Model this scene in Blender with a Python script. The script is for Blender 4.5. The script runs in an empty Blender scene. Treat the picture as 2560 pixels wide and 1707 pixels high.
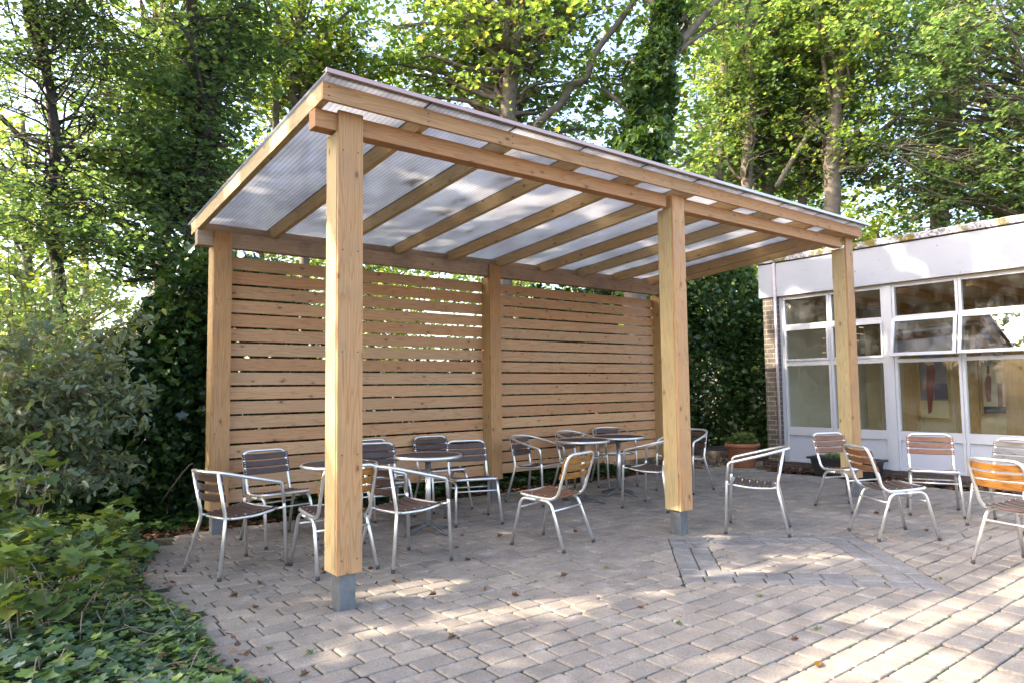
import bpy, bmesh, math, random
import numpy as np
from mathutils import Vector, Matrix
rad = math.radians
scene = bpy.context.scene
col = scene.collection

# ------------------------------------------------------------------ camera, sky, sun, exposure
cam_d = bpy.data.cameras.new('camera')
cam = bpy.data.objects.new('camera', cam_d); col.objects.link(cam)
CAM = Vector((-1.7011, -3.9011, 1.3129))
_r = Vector((0.78980285, -0.61324163, -0.01208955)); _u = Vector((-0.03108093, -0.05969906, 0.99773243)); _f = Vector((0.61257279, 0.78763616, 0.06621061))
cam.matrix_world = Matrix(((_r.x, _u.x, -_f.x, CAM.x), (_r.y, _u.y, -_f.y, CAM.y), (_r.z, _u.z, -_f.z, CAM.z), (0, 0, 0, 1)))
cam_d.sensor_width = 36; cam_d.lens = 24.1685; cam_d.clip_start = 0.05; cam_d.clip_end = 500
scene.camera = cam

SUN = Vector((-1.0, 0.5, 0.8)).normalized()
w = bpy.data.worlds.new('World'); scene.world = w; w.use_nodes = True
nt = w.node_tree; bg = nt.nodes['Background']
sky = nt.nodes.new('ShaderNodeTexSky'); sky.sky_type = 'NISHITA'; sky.sun_disc = False
sky.sun_elevation = math.asin(SUN.z); sky.sun_rotation = math.atan2(SUN.x, SUN.y)
sky.dust_density = 4.0; sky.air_density = 1.0; sky.ozone_density = 0.5
nt.links.new(sky.outputs[0], bg.inputs[0]); bg.inputs[1].default_value = 0.15
sd = bpy.data.lights.new('sun', 'SUN'); sun = bpy.data.objects.new('sun', sd); col.objects.link(sun)
sun.rotation_euler = SUN.to_track_quat('Z', 'Y').to_euler(); sun.location = (-20, 10, 16)
sd.energy = 2.3; sd.angle = rad(0.53); sd.color = (1.0, 0.89, 0.70)
scene.view_settings.view_transform = 'Standard'; scene.view_settings.look = 'None'
scene.view_settings.exposure = 2.75; scene.view_settings.gamma = 1
scene.view_settings.use_curve_mapping = False
scene.render.engine = 'CYCLES'
cy = scene.cycles
cy.max_bounces = 12; cy.diffuse_bounces = 8; cy.glossy_bounces = 4; cy.transmission_bounces = 6; cy.transparent_max_bounces = 12
cy.caustics_reflective = False; cy.caustics_refractive = False; cy.sample_clamp_indirect = 6
cy.use_denoising = True

# ------------------------------------------------------------------ node material helpers
def new_mat(name):
    m = bpy.data.materials.new(name); m.use_nodes = True
    n = m.node_tree; b = n.nodes['Principled BSDF']
    return m, n, b
def N(n, t, **kw):
    x = n.nodes.new(t)
    for k, v in kw.items():
        if k.startswith('i_'):
            x.inputs[k[2:]].default_value = v
        else: setattr(x, k, v)
    return x
def L(n, a, b): n.links.new(a, b)
def ramp(n, stops, interp='LINEAR'):
    r = n.nodes.new('ShaderNodeValToRGB'); e = r.color_ramp.elements; r.color_ramp.interpolation = interp
    while len(e) > 1: e.remove(e[-1])
    e[0].position = stops[0][0]; e[0].color = (*stops[0][1], 1)
    for p, c in stops[1:]:
        x = e.new(p); x.color = (*c, 1)
    return r
def mapping(n, scale, rnd=True, island=False):
    tc = N(n, 'ShaderNodeTexCoord'); mp = N(n, 'ShaderNodeMapping')
    mp.inputs['Scale'].default_value = scale
    if rnd:
        if island:
            g = N(n, 'ShaderNodeNewGeometry'); src = g.outputs['Random Per Island']
        else:
            g = N(n, 'ShaderNodeObjectInfo'); src = g.outputs['Random']
        mu = N(n, 'ShaderNodeMath', operation='MULTIPLY'); mu.inputs[1].default_value = 57.0; L(n, src, mu.inputs[0])
        ad = N(n, 'ShaderNodeVectorMath', operation='ADD'); L(n, tc.outputs['Object'], ad.inputs[0]); L(n, mu.outputs[0], ad.inputs[1])
        L(n, ad.outputs[0], mp.inputs['Vector'])
    else:
        L(n, tc.outputs['Object'], mp.inputs['Vector'])
    return mp, tc
def mixc(n, fac, a, b, blend='MIX'):
    x = N(n, 'ShaderNodeMix', data_type='RGBA', blend_type=blend)
    for s, v in ((0, fac), (6, a), (7, b)):
        if isinstance(v, (int, float)): x.inputs[s].default_value = v
        elif isinstance(v, tuple): x.inputs[s].default_value = (*v, 1)
        else: L(n, v, x.inputs[s])
    return x.outputs[2]
def bump(n, b, h, dist=0.002, strength=0.5):
    x = N(n, 'ShaderNodeBump'); x.inputs['Distance'].default_value = dist; x.inputs['Strength'].default_value = strength
    L(n, h, x.inputs['Height']); L(n, x.outputs[0], b.inputs['Normal'])

def wood(name, axis, light, dark, stain=0.0, knots=True, island=False, rough=0.62, fine=1.0, green=0.0):
    """timber with cathedral grain running along one axis"""
    m, n, b = new_mat(name)
    s = [11.0 * fine] * 3; s[axis] = 0.75
    mp, tc = mapping(n, tuple(s), True, island)
    n1 = N(n, 'ShaderNodeTexNoise', i_Scale=1.0, i_Detail=1.5, i_Roughness=0.45); L(n, mp.outputs[0], n1.inputs['Vector'])
    mu = N(n, 'ShaderNodeMath', operation='MULTIPLY'); mu.inputs[1].default_value = 15.0; L(n, n1.outputs['Fac'], mu.inputs[0])
    fr = N(n, 'ShaderNodeMath', operation='FRACT'); L(n, mu.outputs[0], fr.inputs[0])
    rings = ramp(n, [(0, (0, 0, 0)), (0.62, (0.25,) * 3), (0.88, (1,) * 3), (1.0, (0,) * 3)]); L(n, fr.outputs[0], rings.inputs[0])
    s2 = [160.0] * 3; s2[axis] = 4.0
    mp2, _ = mapping(n, tuple(s2), True, island)
    n2 = N(n, 'ShaderNodeTexNoise', i_Scale=1.0, i_Detail=3.0); L(n, mp2.outputs[0], n2.inputs['Vector'])
    c = mixc(n, rings.outputs[0], light, dark)
    f2 = ramp(n, [(0.3, (0.80,) * 3), (0.7, (1.12,) * 3)]); L(n, n2.outputs['Fac'], f2.inputs[0])
    c = mixc(n, 0.8, c, f2.outputs[0], 'MULTIPLY')
    # board to board change of tone
    inf = N(n, 'ShaderNodeNewGeometry') if island else N(n, 'ShaderNodeObjectInfo')
    rn = inf.outputs['Random Per Island'] if island else inf.outputs['Random']
    tone = ramp(n, [(0, (0.80, 0.70, 0.64)), (0.3, (1.0, 0.90, 0.80)), (0.5, (0.90, 0.90, 0.88)), (0.75, (1.10, 1.07, 1.02)), (1, (0.93, 0.99, 1.05))]); L(n, rn, tone.inputs[0])
    c = mixc(n, 0.9, c, tone.outputs[0], 'MULTIPLY')
    if knots:
        s3 = [9.5] * 3; s3[axis] = 5.0
        mp3, _ = mapping(n, tuple(s3), True, island)
        v = N(n, 'ShaderNodeTexVoronoi', i_Scale=1.0, i_Randomness=1.0); L(n, mp3.outputs[0], v.inputs['Vector'])
        k = ramp(n, [(0.0, (0.9,) * 3), (0.08, (0.75,) * 3), (0.115, (0.2,) * 3), (0.24, (0,) * 3)]); L(n, v.outputs['Distance'], k.inputs[0])
        c = mixc(n, k.outputs[0], c, (0.13, 0.055, 0.025))
    if stain:
        mp4, _ = mapping(n, (3, 3, 3), True, island)
        n4 = N(n, 'ShaderNodeTexNoise', i_Scale=1.2, i_Detail=4.0, i_Roughness=0.6); L(n, mp4.outputs[0], n4.inputs['Vector'])
        k4 = ramp(n, [(0.5, (0,) * 3), (0.75, (stain,) * 3)]); L(n, n4.outputs['Fac'], k4.inputs[0])
        c = mixc(n, k4.outputs[0], c, (0.17, 0.14, 0.12))
    if green:
        mp5, _ = mapping(n, (2, 2, 2), True, island)
        n5 = N(n, 'ShaderNodeTexNoise', i_Scale=1.5, i_Detail=3.0); L(n, mp5.outputs[0], n5.inputs['Vector'])
        k5 = ramp(n, [(0.35, (0,) * 3), (0.65, (green,) * 3)]); L(n, n5.outputs['Fac'], k5.inputs[0])
        c = mixc(n, k5.outputs[0], c, (0.30, 0.29, 0.15))
    L(n, c, b.inputs['Base Color']); b.inputs['Roughness'].default_value = rough
    b.inputs['Specular IOR Level'].default_value = 0.3
    bump(n, b, n2.outputs['Fac'], 0.0012, 0.35)
    return m
WL, WD = (0.53, 0.30, 0.140), (0.44, 0.215, 0.088)
M = {}
for i, a in enumerate('xyz'):
    M['wood_' + a] = wood('larch_timber_' + a, i, WL, WD, stain=0.25)
    M['treated_' + a] = wood('treated_timber_' + a, i, (0.58, 0.43, 0.225), (0.48, 0.33, 0.155), stain=0.2, green=0.15)
M['slat'] = wood('larch_cladding', 0, (0.59, 0.355, 0.198), (0.49, 0.262, 0.130), stain=0.10)
M['beam_back'] = wood('weathered_beam', 0, (0.48, 0.36, 0.26), (0.39, 0.27, 0.185), stain=0.6)

def simple(name, colr, rough=0.5, metal=0.0, noise=0.0, nscale=20, spec=0.5, bumpd=0.0, coat=0):
    m, n, b = new_mat(name)
    b.inputs['Roughness'].default_value = rough; b.inputs['Metallic'].default_value = metal
    b.inputs['Specular IOR Level'].default_value = spec
    b.inputs['Base Color'].default_value = (*colr, 1)
    if coat: b.inputs['Coat Weight'].default_value = coat
    if noise or bumpd:
        mp, _ = mapping(n, (1, 1, 1), True)
        t = N(n, 'ShaderNodeTexNoise', i_Scale=nscale, i_Detail=5.0, i_Roughness=0.6); L(n, mp.outputs[0], t.inputs['Vector'])
        if noise:
            r = ramp(n, [(0.3, (1 - noise,) * 3), (0.7, (1 + noise * 0.6,) * 3)]); L(n, t.outputs['Fac'], r.inputs[0])
            L(n, mixc(n, 1.0, (*colr,), r.outputs[0], 'MULTIPLY'), b.inputs['Base Color'])
        if bumpd: bump(n, b, t.outputs['Fac'], bumpd, 0.6)
    return m
M['alu'] = simple('polished_aluminium', (0.78, 0.77, 0.76), 0.32, 0.82, 0.10, 9)
M['alu_dull'] = simple('cast_aluminium', (0.148, 0.148, 0.156), 0.5, 0.6, 0.25, 14)
M['galv'] = simple('galvanised_steel', (0.185, 0.196, 0.211), 0.5, 0.55, 0.25, 16, bumpd=0.001)
M['rubber'] = simple('grey_rubber', (0.05, 0.05, 0.05), 0.8)
M['black'] = simple('black_plastic', (0.02, 0.021, 0.023), 0.5, 0, 0.2, 20)
M['screw'] = simple('dark_screw', (0.05, 0.035, 0.03), 0.6)
M['chair_dark'] = wood('dark_oiled_slats', 1, (0.085, 0.053, 0.046), (0.052, 0.031, 0.028), knots=False, island=True, rough=0.42)
M['chair_mid'] = wood('brown_slats', 1, (0.200, 0.093, 0.048), (0.126, 0.053, 0.030), knots=False, island=True, rough=0.42)
M['chair_orange'] = wood('orange_varnished_slats', 1, (0.370, 0.174, 0.041), (0.244, 0.093, 0.021), knots=False, island=True, rough=0.38)
M['chair_grey'] = wood('weathered_grey_slats', 1, (0.185, 0.174, 0.167), (0.096, 0.087, 0.081), knots=False, island=True, rough=0.7)
M['table_top'] = wood('dark_table_slats', 0, (0.070, 0.056, 0.052), (0.044, 0.036, 0.033), knots=False, island=True, rough=0.62)
M['white'] = simple('white_upvc', (0.46, 0.465, 0.50), 0.32, 0, 0.05, 3)
M['white_panel'] = simple('white_panel', (0.43, 0.44, 0.50), 0.4, 0, 0.06, 2)
M['pink_pipe'] = simple('faded_pipe_paint', (0.444, 0.370, 0.393), 0.55, 0, 0.2, 12)
M['terracotta'] = simple('terracotta', (0.311, 0.115, 0.056), 0.75, 0, 0.22, 7, bumpd=0.002)
M['soil'] = simple('soil', (0.041, 0.030, 0.021), 0.95, 0, 0.5, 30, bumpd=0.02)
M['mortar_soil'] = simple('joint_soil', (0.033, 0.034, 0.019), 0.95, 0, 0.5, 12, bumpd=0.004)
M['inner_wall'] = simple('cream_wall', (0.52, 0.44, 0.28), 0.7, 0, 0.05, 2)
M['inner_grey'] = simple('grey_green_wall', (0.46, 0.44, 0.35), 0.7, 0, 0.05, 2)
M['inner_wood'] = wood('pine_panelling', 2, (0.50, 0.35, 0.17), (0.40, 0.26, 0.11), knots=False)
M['floor_in'] = simple('brown_floor', (0.16, 0.11, 0.07), 0.4, 0, 0.2, 5)
M['frame_gold'] = simple('gilt_frame', (0.45, 0.30, 0.06), 0.4)
M['bark'] = simple('grey_bark', (0.170, 0.137, 0.107), 0.9, 0, 0.45, 9, bumpd=0.03)
M['bark_dark'] = simple('dark_bark', (0.063, 0.050, 0.041), 0.9, 0, 0.45, 9, bumpd=0.03)
M['twig'] = simple('dry_twig', (0.193, 0.148, 0.107), 0.9)

def fascia_mat():
    m, n, b = new_mat('fascia_board')
    mp, _ = mapping(n, (1, 1, 1), False)
    t = N(n, 'ShaderNodeTexNoise', i_Scale=26.0, i_Detail=4.0, i_Roughness=0.7); L(n, mp.outputs[0], t.inputs['Vector'])
    r = ramp(n, [(0.0, (0.10,) * 3), (0.30, (0.10,) * 3), (0.335, (1,) * 3)]); L(n, t.outputs['Fac'], r.inputs[0])
    t2 = N(n, 'ShaderNodeTexNoise', i_Scale=1.6, i_Detail=3.0); L(n, mp.outputs[0], t2.inputs['Vector'])
    r2 = ramp(n, [(0.3, (0.27, 0.28, 0.335)), (0.7, (0.31, 0.32, 0.365))]); L(n, t2.outputs['Fac'], r2.inputs[0])
    L(n, mixc(n, 1.0, r2.outputs[0], r.outputs[0], 'MULTIPLY'), b.inputs['Base Color'])
    b.inputs['Roughness'].default_value = 0.5
    return m
M['fascia'] = fascia_mat()
def mossy():
    m, n, b = new_mat('mossy_concrete')
    mp, _ = mapping(n, (1, 1, 1), False)
    t = N(n, 'ShaderNodeTexNoise', i_Scale=28.0, i_Detail=5.0, i_Roughness=0.7); L(n, mp.outputs[0], t.inputs['Vector'])
    r = ramp(n, [(0.36, (0.06, 0.055, 0.06)), (0.5, (0.30, 0.29, 0.32)), (0.62, (0.44, 0.43, 0.45))]); L(n, t.outputs['Fac'], r.inputs[0])
    t2 = N(n, 'ShaderNodeTexNoise', i_Scale=5.0, i_Detail=5.0, i_Roughness=0.65); L(n, mp.outputs[0], t2.inputs['Vector'])
    r2 = ramp(n, [(0.48, (0,) * 3), (0.58, (1,) * 3)]); L(n, t2.outputs['Fac'], r2.inputs[0])
    L(n, mixc(n, r2.outputs[0], r.outputs[0], (0.13, 0.105, 0.02)), b.inputs['Base Color'])
    b.inputs['Roughness'].default_value = 0.95
    bump(n, b, t2.outputs['Fac'], 0.02, 0.8)
    return m
M['mossy'] = mossy()
def brick_mat(name, c1, c2, mort):
    m, n, b = new_mat(name)
    tc = N(n, 'ShaderNodeTexCoord'); sp = N(n, 'ShaderNodeSeparateXYZ'); cb = N(n, 'ShaderNodeCombineXYZ')
    ad = N(n, 'ShaderNodeMath', operation='ADD')
    L(n, tc.outputs['Object'], sp.inputs[0]); L(n, sp.outputs[0], ad.inputs[0]); L(n, sp.outputs[1], ad.inputs[1])
    L(n, ad.outputs[0], cb.inputs[0]); L(n, sp.outputs[2], cb.inputs[1])
    br = N(n, 'ShaderNodeTexBrick', i_Scale=1.0); br.inputs['Brick Width'].default_value = 0.225; br.inputs['Row Height'].default_value = 0.075
    br.inputs['Mortar Size'].default_value = 0.006; br.inputs['Mortar Smooth'].default_value = 0.15; br.inputs['Bias'].default_value = 0.0
    br.inputs['Color1'].default_value = (*c1, 1); br.inputs['Color2'].default_value = (*c2, 1); br.inputs['Mortar'].default_value = (*mort, 1)
    L(n, cb.outputs[0], br.inputs['Vector'])
    t = N(n, 'ShaderNodeTexNoise', i_Scale=22.0, i_Detail=5.0); L(n, tc.outputs['Object'], t.inputs['Vector'])
    r = ramp(n, [(0.3, (0.7,) * 3), (0.7, (1.2,) * 3)]); L(n, t.outputs['Fac'], r.inputs[0])
    L(n, mixc(n, 1.0, br.outputs['Color'], r.outputs[0], 'MULTIPLY'), b.inputs['Base Color'])
    b.inputs['Roughness'].default_value = 0.85
    inv = N(n, 'ShaderNodeMath', operation='SUBTRACT'); inv.inputs[0].default_value = 1.0; L(n, br.outputs['Fac'], inv.inputs[1])
    bump(n, b, inv.outputs[0], 0.006, 0.8)
    return m
M['brick'] = brick_mat('grey_brown_brick', (0.089, 0.073, 0.063), (0.133, 0.107, 0.087), (0.311, 0.281, 0.207))
M['brick_dark'] = brick_mat('dark_plinth_brick', (0.044, 0.033, 0.031), (0.074, 0.052, 0.044), (0.096, 0.085, 0.067))

def paver_mat(name='concrete_pavers', stops=None):
    m, n, b = new_mat(name)
    g = N(n, 'ShaderNodeNewGeometry'); tc = N(n, 'ShaderNodeTexCoord')
    tone = ramp(n, stops or [(0.0, (0.256, 0.213, 0.174)), (0.15, (0.204, 0.176, 0.154)), (0.3, (0.237, 0.200, 0.167)), (0.5, (0.267, 0.224, 0.182)), (0.7, (0.226, 0.194, 0.164)), (0.85, (0.285, 0.241, 0.196)), (1.0, (0.215, 0.185, 0.161))])
    L(n, g.outputs['Random Per Island'], tone.inputs[0])
    t = N(n, 'ShaderNodeTexNoise', i_Scale=5.5, i_Detail=6.0, i_Roughness=0.65); L(n, tc.outputs['Object'], t.inputs['Vector'])
    r = ramp(n, [(0.25, (0.68,) * 3), (0.45, (0.96,) * 3), (0.58, (1.08,) * 3), (0.68, (1.45, 1.46, 1.5))]); L(n, t.outputs['Fac'], r.inputs[0])
    c = mixc(n, 1.0, tone.outputs[0], r.outputs[0], 'MULTIPLY')
    t2 = N(n, 'ShaderNodeTexNoise', i_Scale=75.0, i_Detail=6.0, i_Roughness=0.8); L(n, tc.outputs['Object'], t2.inputs['Vector'])
    r2 = ramp(n, [(0.3, (0.55,) * 3), (0.5, (1.0,) * 3), (0.68, (1.35,) * 3)]); L(n, t2.outputs['Fac'], r2.inputs[0])
    c = mixc(n, 0.9, c, r2.outputs[0], 'MULTIPLY')
    t3 = N(n, 'ShaderNodeTexNoise', i_Scale=1.1, i_Detail=4.0, i_Roughness=0.6); L(n, tc.outputs['Object'], t3.inputs['Vector'])
    r3 = ramp(n, [(0.35, (0.86, 0.86, 0.88)), (0.65, (1.08, 1.06, 1.03))]); L(n, t3.outputs['Fac'], r3.inputs[0])
    c = mixc(n, 1.0, c, r3.outputs[0], 'MULTIPLY')
    L(n, c, b.inputs['Base Color']); b.inputs['Roughness'].default_value = 0.82; b.inputs['Specular IOR Level'].default_value = 0.35
    ad = N(n, 'ShaderNodeMath', operation='ADD'); mu = N(n, 'ShaderNodeMath', operation='MULTIPLY'); mu.inputs[1].default_value = 0.35
    L(n, t2.outputs['Fac'], mu.inputs[0]); L(n, mu.outputs[0], ad.inputs[0]); L(n, t.outputs['Fac'], ad.inputs[1])
    bump(n, b, ad.outputs[0], 0.006, 0.7)
    return m
M['paver'] = paver_mat()
M['paver_grey'] = paver_mat('grey_border_pavers', [(0, (0.167, 0.156, 0.148)), (0.5, (0.196, 0.181, 0.170)), (0.8, (0.159, 0.152, 0.152)), (1, (0.211, 0.193, 0.178))])

def leaf_mat(name, stops, trans=0.42, rough=0.45, spec=0.4, tcol=(1.25, 1.15, 0.35)):
    m, n, b = new_mat(name)
    g = N(n, 'ShaderNodeNewGeometry')
    r = ramp(n, stops); L(n, g.outputs['Random Per Island'], r.inputs[0])
    L(n, r.outputs[0], b.inputs['Base Color']); b.inputs['Roughness'].default_value = rough; b.inputs['Specular IOR Level'].default_value = spec
    tr = N(n, 'ShaderNodeBsdfTranslucent'); L(n, mixc(n, 1.0, r.outputs[0], tcol, 'MULTIPLY'), tr.inputs[0])
    mx = N(n, 'ShaderNodeMixShader'); mx.inputs[0].default_value = trans
    L(n, b.outputs[0], mx.inputs[1]); L(n, tr.outputs[0], mx.inputs[2])
    L(n, mx.outputs[0], n.nodes['Material Output'].inputs[0])
    return m
M['l_maple'] = leaf_mat('maple_leaves', [(0, (0.095, 0.155, 0.06)), (0.3, (0.155, 0.23, 0.085)), (0.6, (0.21, 0.295, 0.105)), (0.85, (0.28, 0.345, 0.11)), (0.98, (0.34, 0.34, 0.10)), (1, (0.30, 0.17, 0.07))], 0.56, tcol=(1.95, 1.95, 0.85))
M['l_green'] = leaf_mat('green_leaves', [(0, (0.075, 0.125, 0.07)), (0.35, (0.125, 0.19, 0.09)), (0.7, (0.175, 0.245, 0.11)), (0.95, (0.225, 0.285, 0.115)), (1, (0.28, 0.22, 0.09))], 0.52, tcol=(1.85, 1.95, 0.95))
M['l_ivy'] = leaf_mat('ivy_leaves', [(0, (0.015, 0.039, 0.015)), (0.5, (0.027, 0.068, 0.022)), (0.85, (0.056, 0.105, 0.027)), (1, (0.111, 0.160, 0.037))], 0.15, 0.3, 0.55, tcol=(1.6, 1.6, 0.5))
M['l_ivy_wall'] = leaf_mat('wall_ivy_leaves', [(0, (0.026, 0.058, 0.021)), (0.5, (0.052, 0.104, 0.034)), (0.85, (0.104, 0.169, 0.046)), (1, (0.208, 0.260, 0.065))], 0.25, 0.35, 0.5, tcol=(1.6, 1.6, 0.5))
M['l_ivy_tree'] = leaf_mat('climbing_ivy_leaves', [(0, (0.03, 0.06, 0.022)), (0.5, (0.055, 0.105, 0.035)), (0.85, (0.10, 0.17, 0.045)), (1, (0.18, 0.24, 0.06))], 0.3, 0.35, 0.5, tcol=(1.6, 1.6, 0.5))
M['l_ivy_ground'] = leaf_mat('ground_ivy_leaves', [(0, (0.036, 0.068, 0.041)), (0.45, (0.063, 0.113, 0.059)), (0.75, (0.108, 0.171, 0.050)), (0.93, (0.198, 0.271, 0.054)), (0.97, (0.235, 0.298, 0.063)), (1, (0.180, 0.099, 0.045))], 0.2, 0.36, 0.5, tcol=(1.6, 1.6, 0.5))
M['l_grey'] = leaf_mat('grey_green_leaves', [(0, (0.080, 0.113, 0.075)), (0.5, (0.132, 0.170, 0.108)), (0.9, (0.179, 0.221, 0.118)), (1, (0.226, 0.235, 0.075))], 0.3, 0.45, 0.45, tcol=(1.7, 1.6, 0.6))
M['l_pale'] = leaf_mat('young_maple_leaves', [(0, (0.066, 0.115, 0.045)), (0.5, (0.115, 0.172, 0.057)), (0.85, (0.164, 0.230, 0.057)), (1, (0.230, 0.238, 0.057))], 0.35, 0.5, 0.35, tcol=(1.6, 1.5, 0.5))
M['l_yellow'] = leaf_mat('sunlit_yellow_green_leaves', [(0, (0.13, 0.19, 0.05)), (0.5, (0.21, 0.28, 0.07)), (0.9, (0.29, 0.34, 0.08)), (1, (0.33, 0.30, 0.08))], 0.5, tcol=(1.7, 1.6, 0.7))
M['l_dead'] = leaf_mat('dead_leaves', [(0, (0.052, 0.026, 0.015)), (0.4, (0.111, 0.056, 0.030)), (0.8, (0.178, 0.096, 0.052)), (1, (0.252, 0.163, 0.074))], 0.1, 0.7, 0.3, tcol=(1, 0.8, 0.5))
M['l_ochre'] = leaf_mat('ochre_leaf', [(0, (0.148, 0.074, 0.011)), (1, (0.193, 0.096, 0.015))], 0.2, 0.6, 0.3)

def poly_mat():
    m, n, b = new_mat('twinwall_polycarbonate')
    out = n.nodes['Material Output']
    b.inputs['Base Color'].default_value = (0.78, 0.79, 0.86, 1); b.inputs['Roughness'].default_value = 0.28; b.inputs['Specular IOR Level'].default_value = 0.6
    tc = N(n, 'ShaderNodeTexCoord')
    mp = N(n, 'ShaderNodeMapping'); mp.inputs['Scale'].default_value = (1, 0.5, 1); L(n, tc.outputs['Object'], mp.inputs['Vector'])
    t = N(n, 'ShaderNodeTexNoise', i_Scale=3.0, i_Detail=4.0, i_Roughness=0.6); L(n, mp.outputs[0], t.inputs['Vector'])
    dirt = ramp(n, [(0.28, (0.30, 0.28, 0.27)), (0.36, (0.50, 0.49, 0.505)), (0.65, (0.65, 0.64, 0.66))]); L(n, t.outputs['Fac'], dirt.inputs[0])
    wv = N(n, 'ShaderNodeTexWave', wave_type='BANDS', bands_direction='X'); wv.inputs['Scale'].default_value = 9.0; L(n, tc.outputs['Object'], wv.inputs['Vector'])
    ribs = ramp(n, [(0.0, (0.72,) * 3), (0.35, (1,) * 3)]); L(n, wv.outputs['Fac'], ribs.inputs[0])
    c = mixc(n, 1.0, dirt.outputs[0], ribs.outputs[0], 'MULTIPLY')
    L(n, c, b.inputs['Base Color'])
    tl = N(n, 'ShaderNodeBsdfTranslucent'); L(n, c, tl.inputs[0])
    tp = N(n, 'ShaderNodeBsdfTransparent'); L(n, c, tp.inputs[0])
    m1 = N(n, 'ShaderNodeMixShader'); m1.inputs[0].default_value = 0.72; L(n, b.outputs[0], m1.inputs[1]); L(n, tl.outputs[0], m1.inputs[2])
    m2 = N(n, 'ShaderNodeMixShader'); m2.inputs[0].default_value = 0.32; L(n, m1.outputs[0], m2.inputs[1]); L(n, tp.outputs[0], m2.inputs[2])
    L(n, m2.outputs[0], out.inputs[0])
    return m
M['poly'] = poly_mat()
def glass_mat(name, tint, refl_boost=1.0, dirt=0.0):
    m, n, b = new_mat(name); n.nodes.remove(b)
    out = n.nodes['Material Output']
    fr = N(n, 'ShaderNodeFresnel', i_IOR=1.5)
    mu = N(n, 'ShaderNodeMath', operation='MULTIPLY', use_clamp=True); mu.inputs[1].default_value = refl_boost; L(n, fr.outputs[0], mu.inputs[0])
    tp = N(n, 'ShaderNodeBsdfTransparent'); tp.inputs[0].default_value = (*tint, 1)
    gl = N(n, 'ShaderNodeBsdfGlossy'); gl.inputs['Roughness'].default_value = 0.015; gl.inputs[0].default_value = (1, 1, 1, 1)
    ge = N(n, 'ShaderNodeNewGeometry'); iv_ = N(n, 'ShaderNodeMath', operation='SUBTRACT'); iv_.inputs[0].default_value = 1.0; L(n, ge.outputs['Backfacing'], iv_.inputs[1])
    m0 = N(n, 'ShaderNodeMath', operation='MULTIPLY'); L(n, mu.outputs[0], m0.inputs[0]); L(n, iv_.outputs[0], m0.inputs[1]); mu = m0
    mx = N(n, 'ShaderNodeMixShader'); L(n, mu.outputs[0], mx.inputs[0]); L(n, tp.outputs[0], mx.inputs[1]); L(n, gl.outputs[0], mx.inputs[2])
    last = mx.outputs[0]
    if dirt:
        df = N(n, 'ShaderNodeBsdfDiffuse'); df.inputs[0].default_value = (0.7, 0.7, 0.72, 1)
        tc = N(n, 'ShaderNodeTexCoord'); t = N(n, 'ShaderNodeTexNoise', i_Scale=4.0, i_Detail=6.0, i_Roughness=0.7); L(n, tc.outputs['Object'], t.inputs['Vector'])
        r = ramp(n, [(0.45, (0,) * 3), (0.75, (dirt,) * 3)]); L(n, t.outputs['Fac'], r.inputs[0])
        m3 = N(n, 'ShaderNodeMixShader'); L(n, r.outputs[0], m3.inputs[0]); L(n, last, m3.inputs[1]); L(n, df.outputs[0], m3.inputs[2]); last = m3.outputs[0]
    L(n, last, out.inputs[0])
    return m
M['glass'] = glass_mat('window_glass', (0.93, 0.94, 0.91), 0.9, 0.05)
M['glass_vent'] = glass_mat('vent_glass', (0.55, 0.58, 0.6), 6.0, 0.2)
M['glass_cup'] = glass_mat('drinking_glass', (0.92, 0.94, 0.94), 2.5, 0.25)

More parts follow.
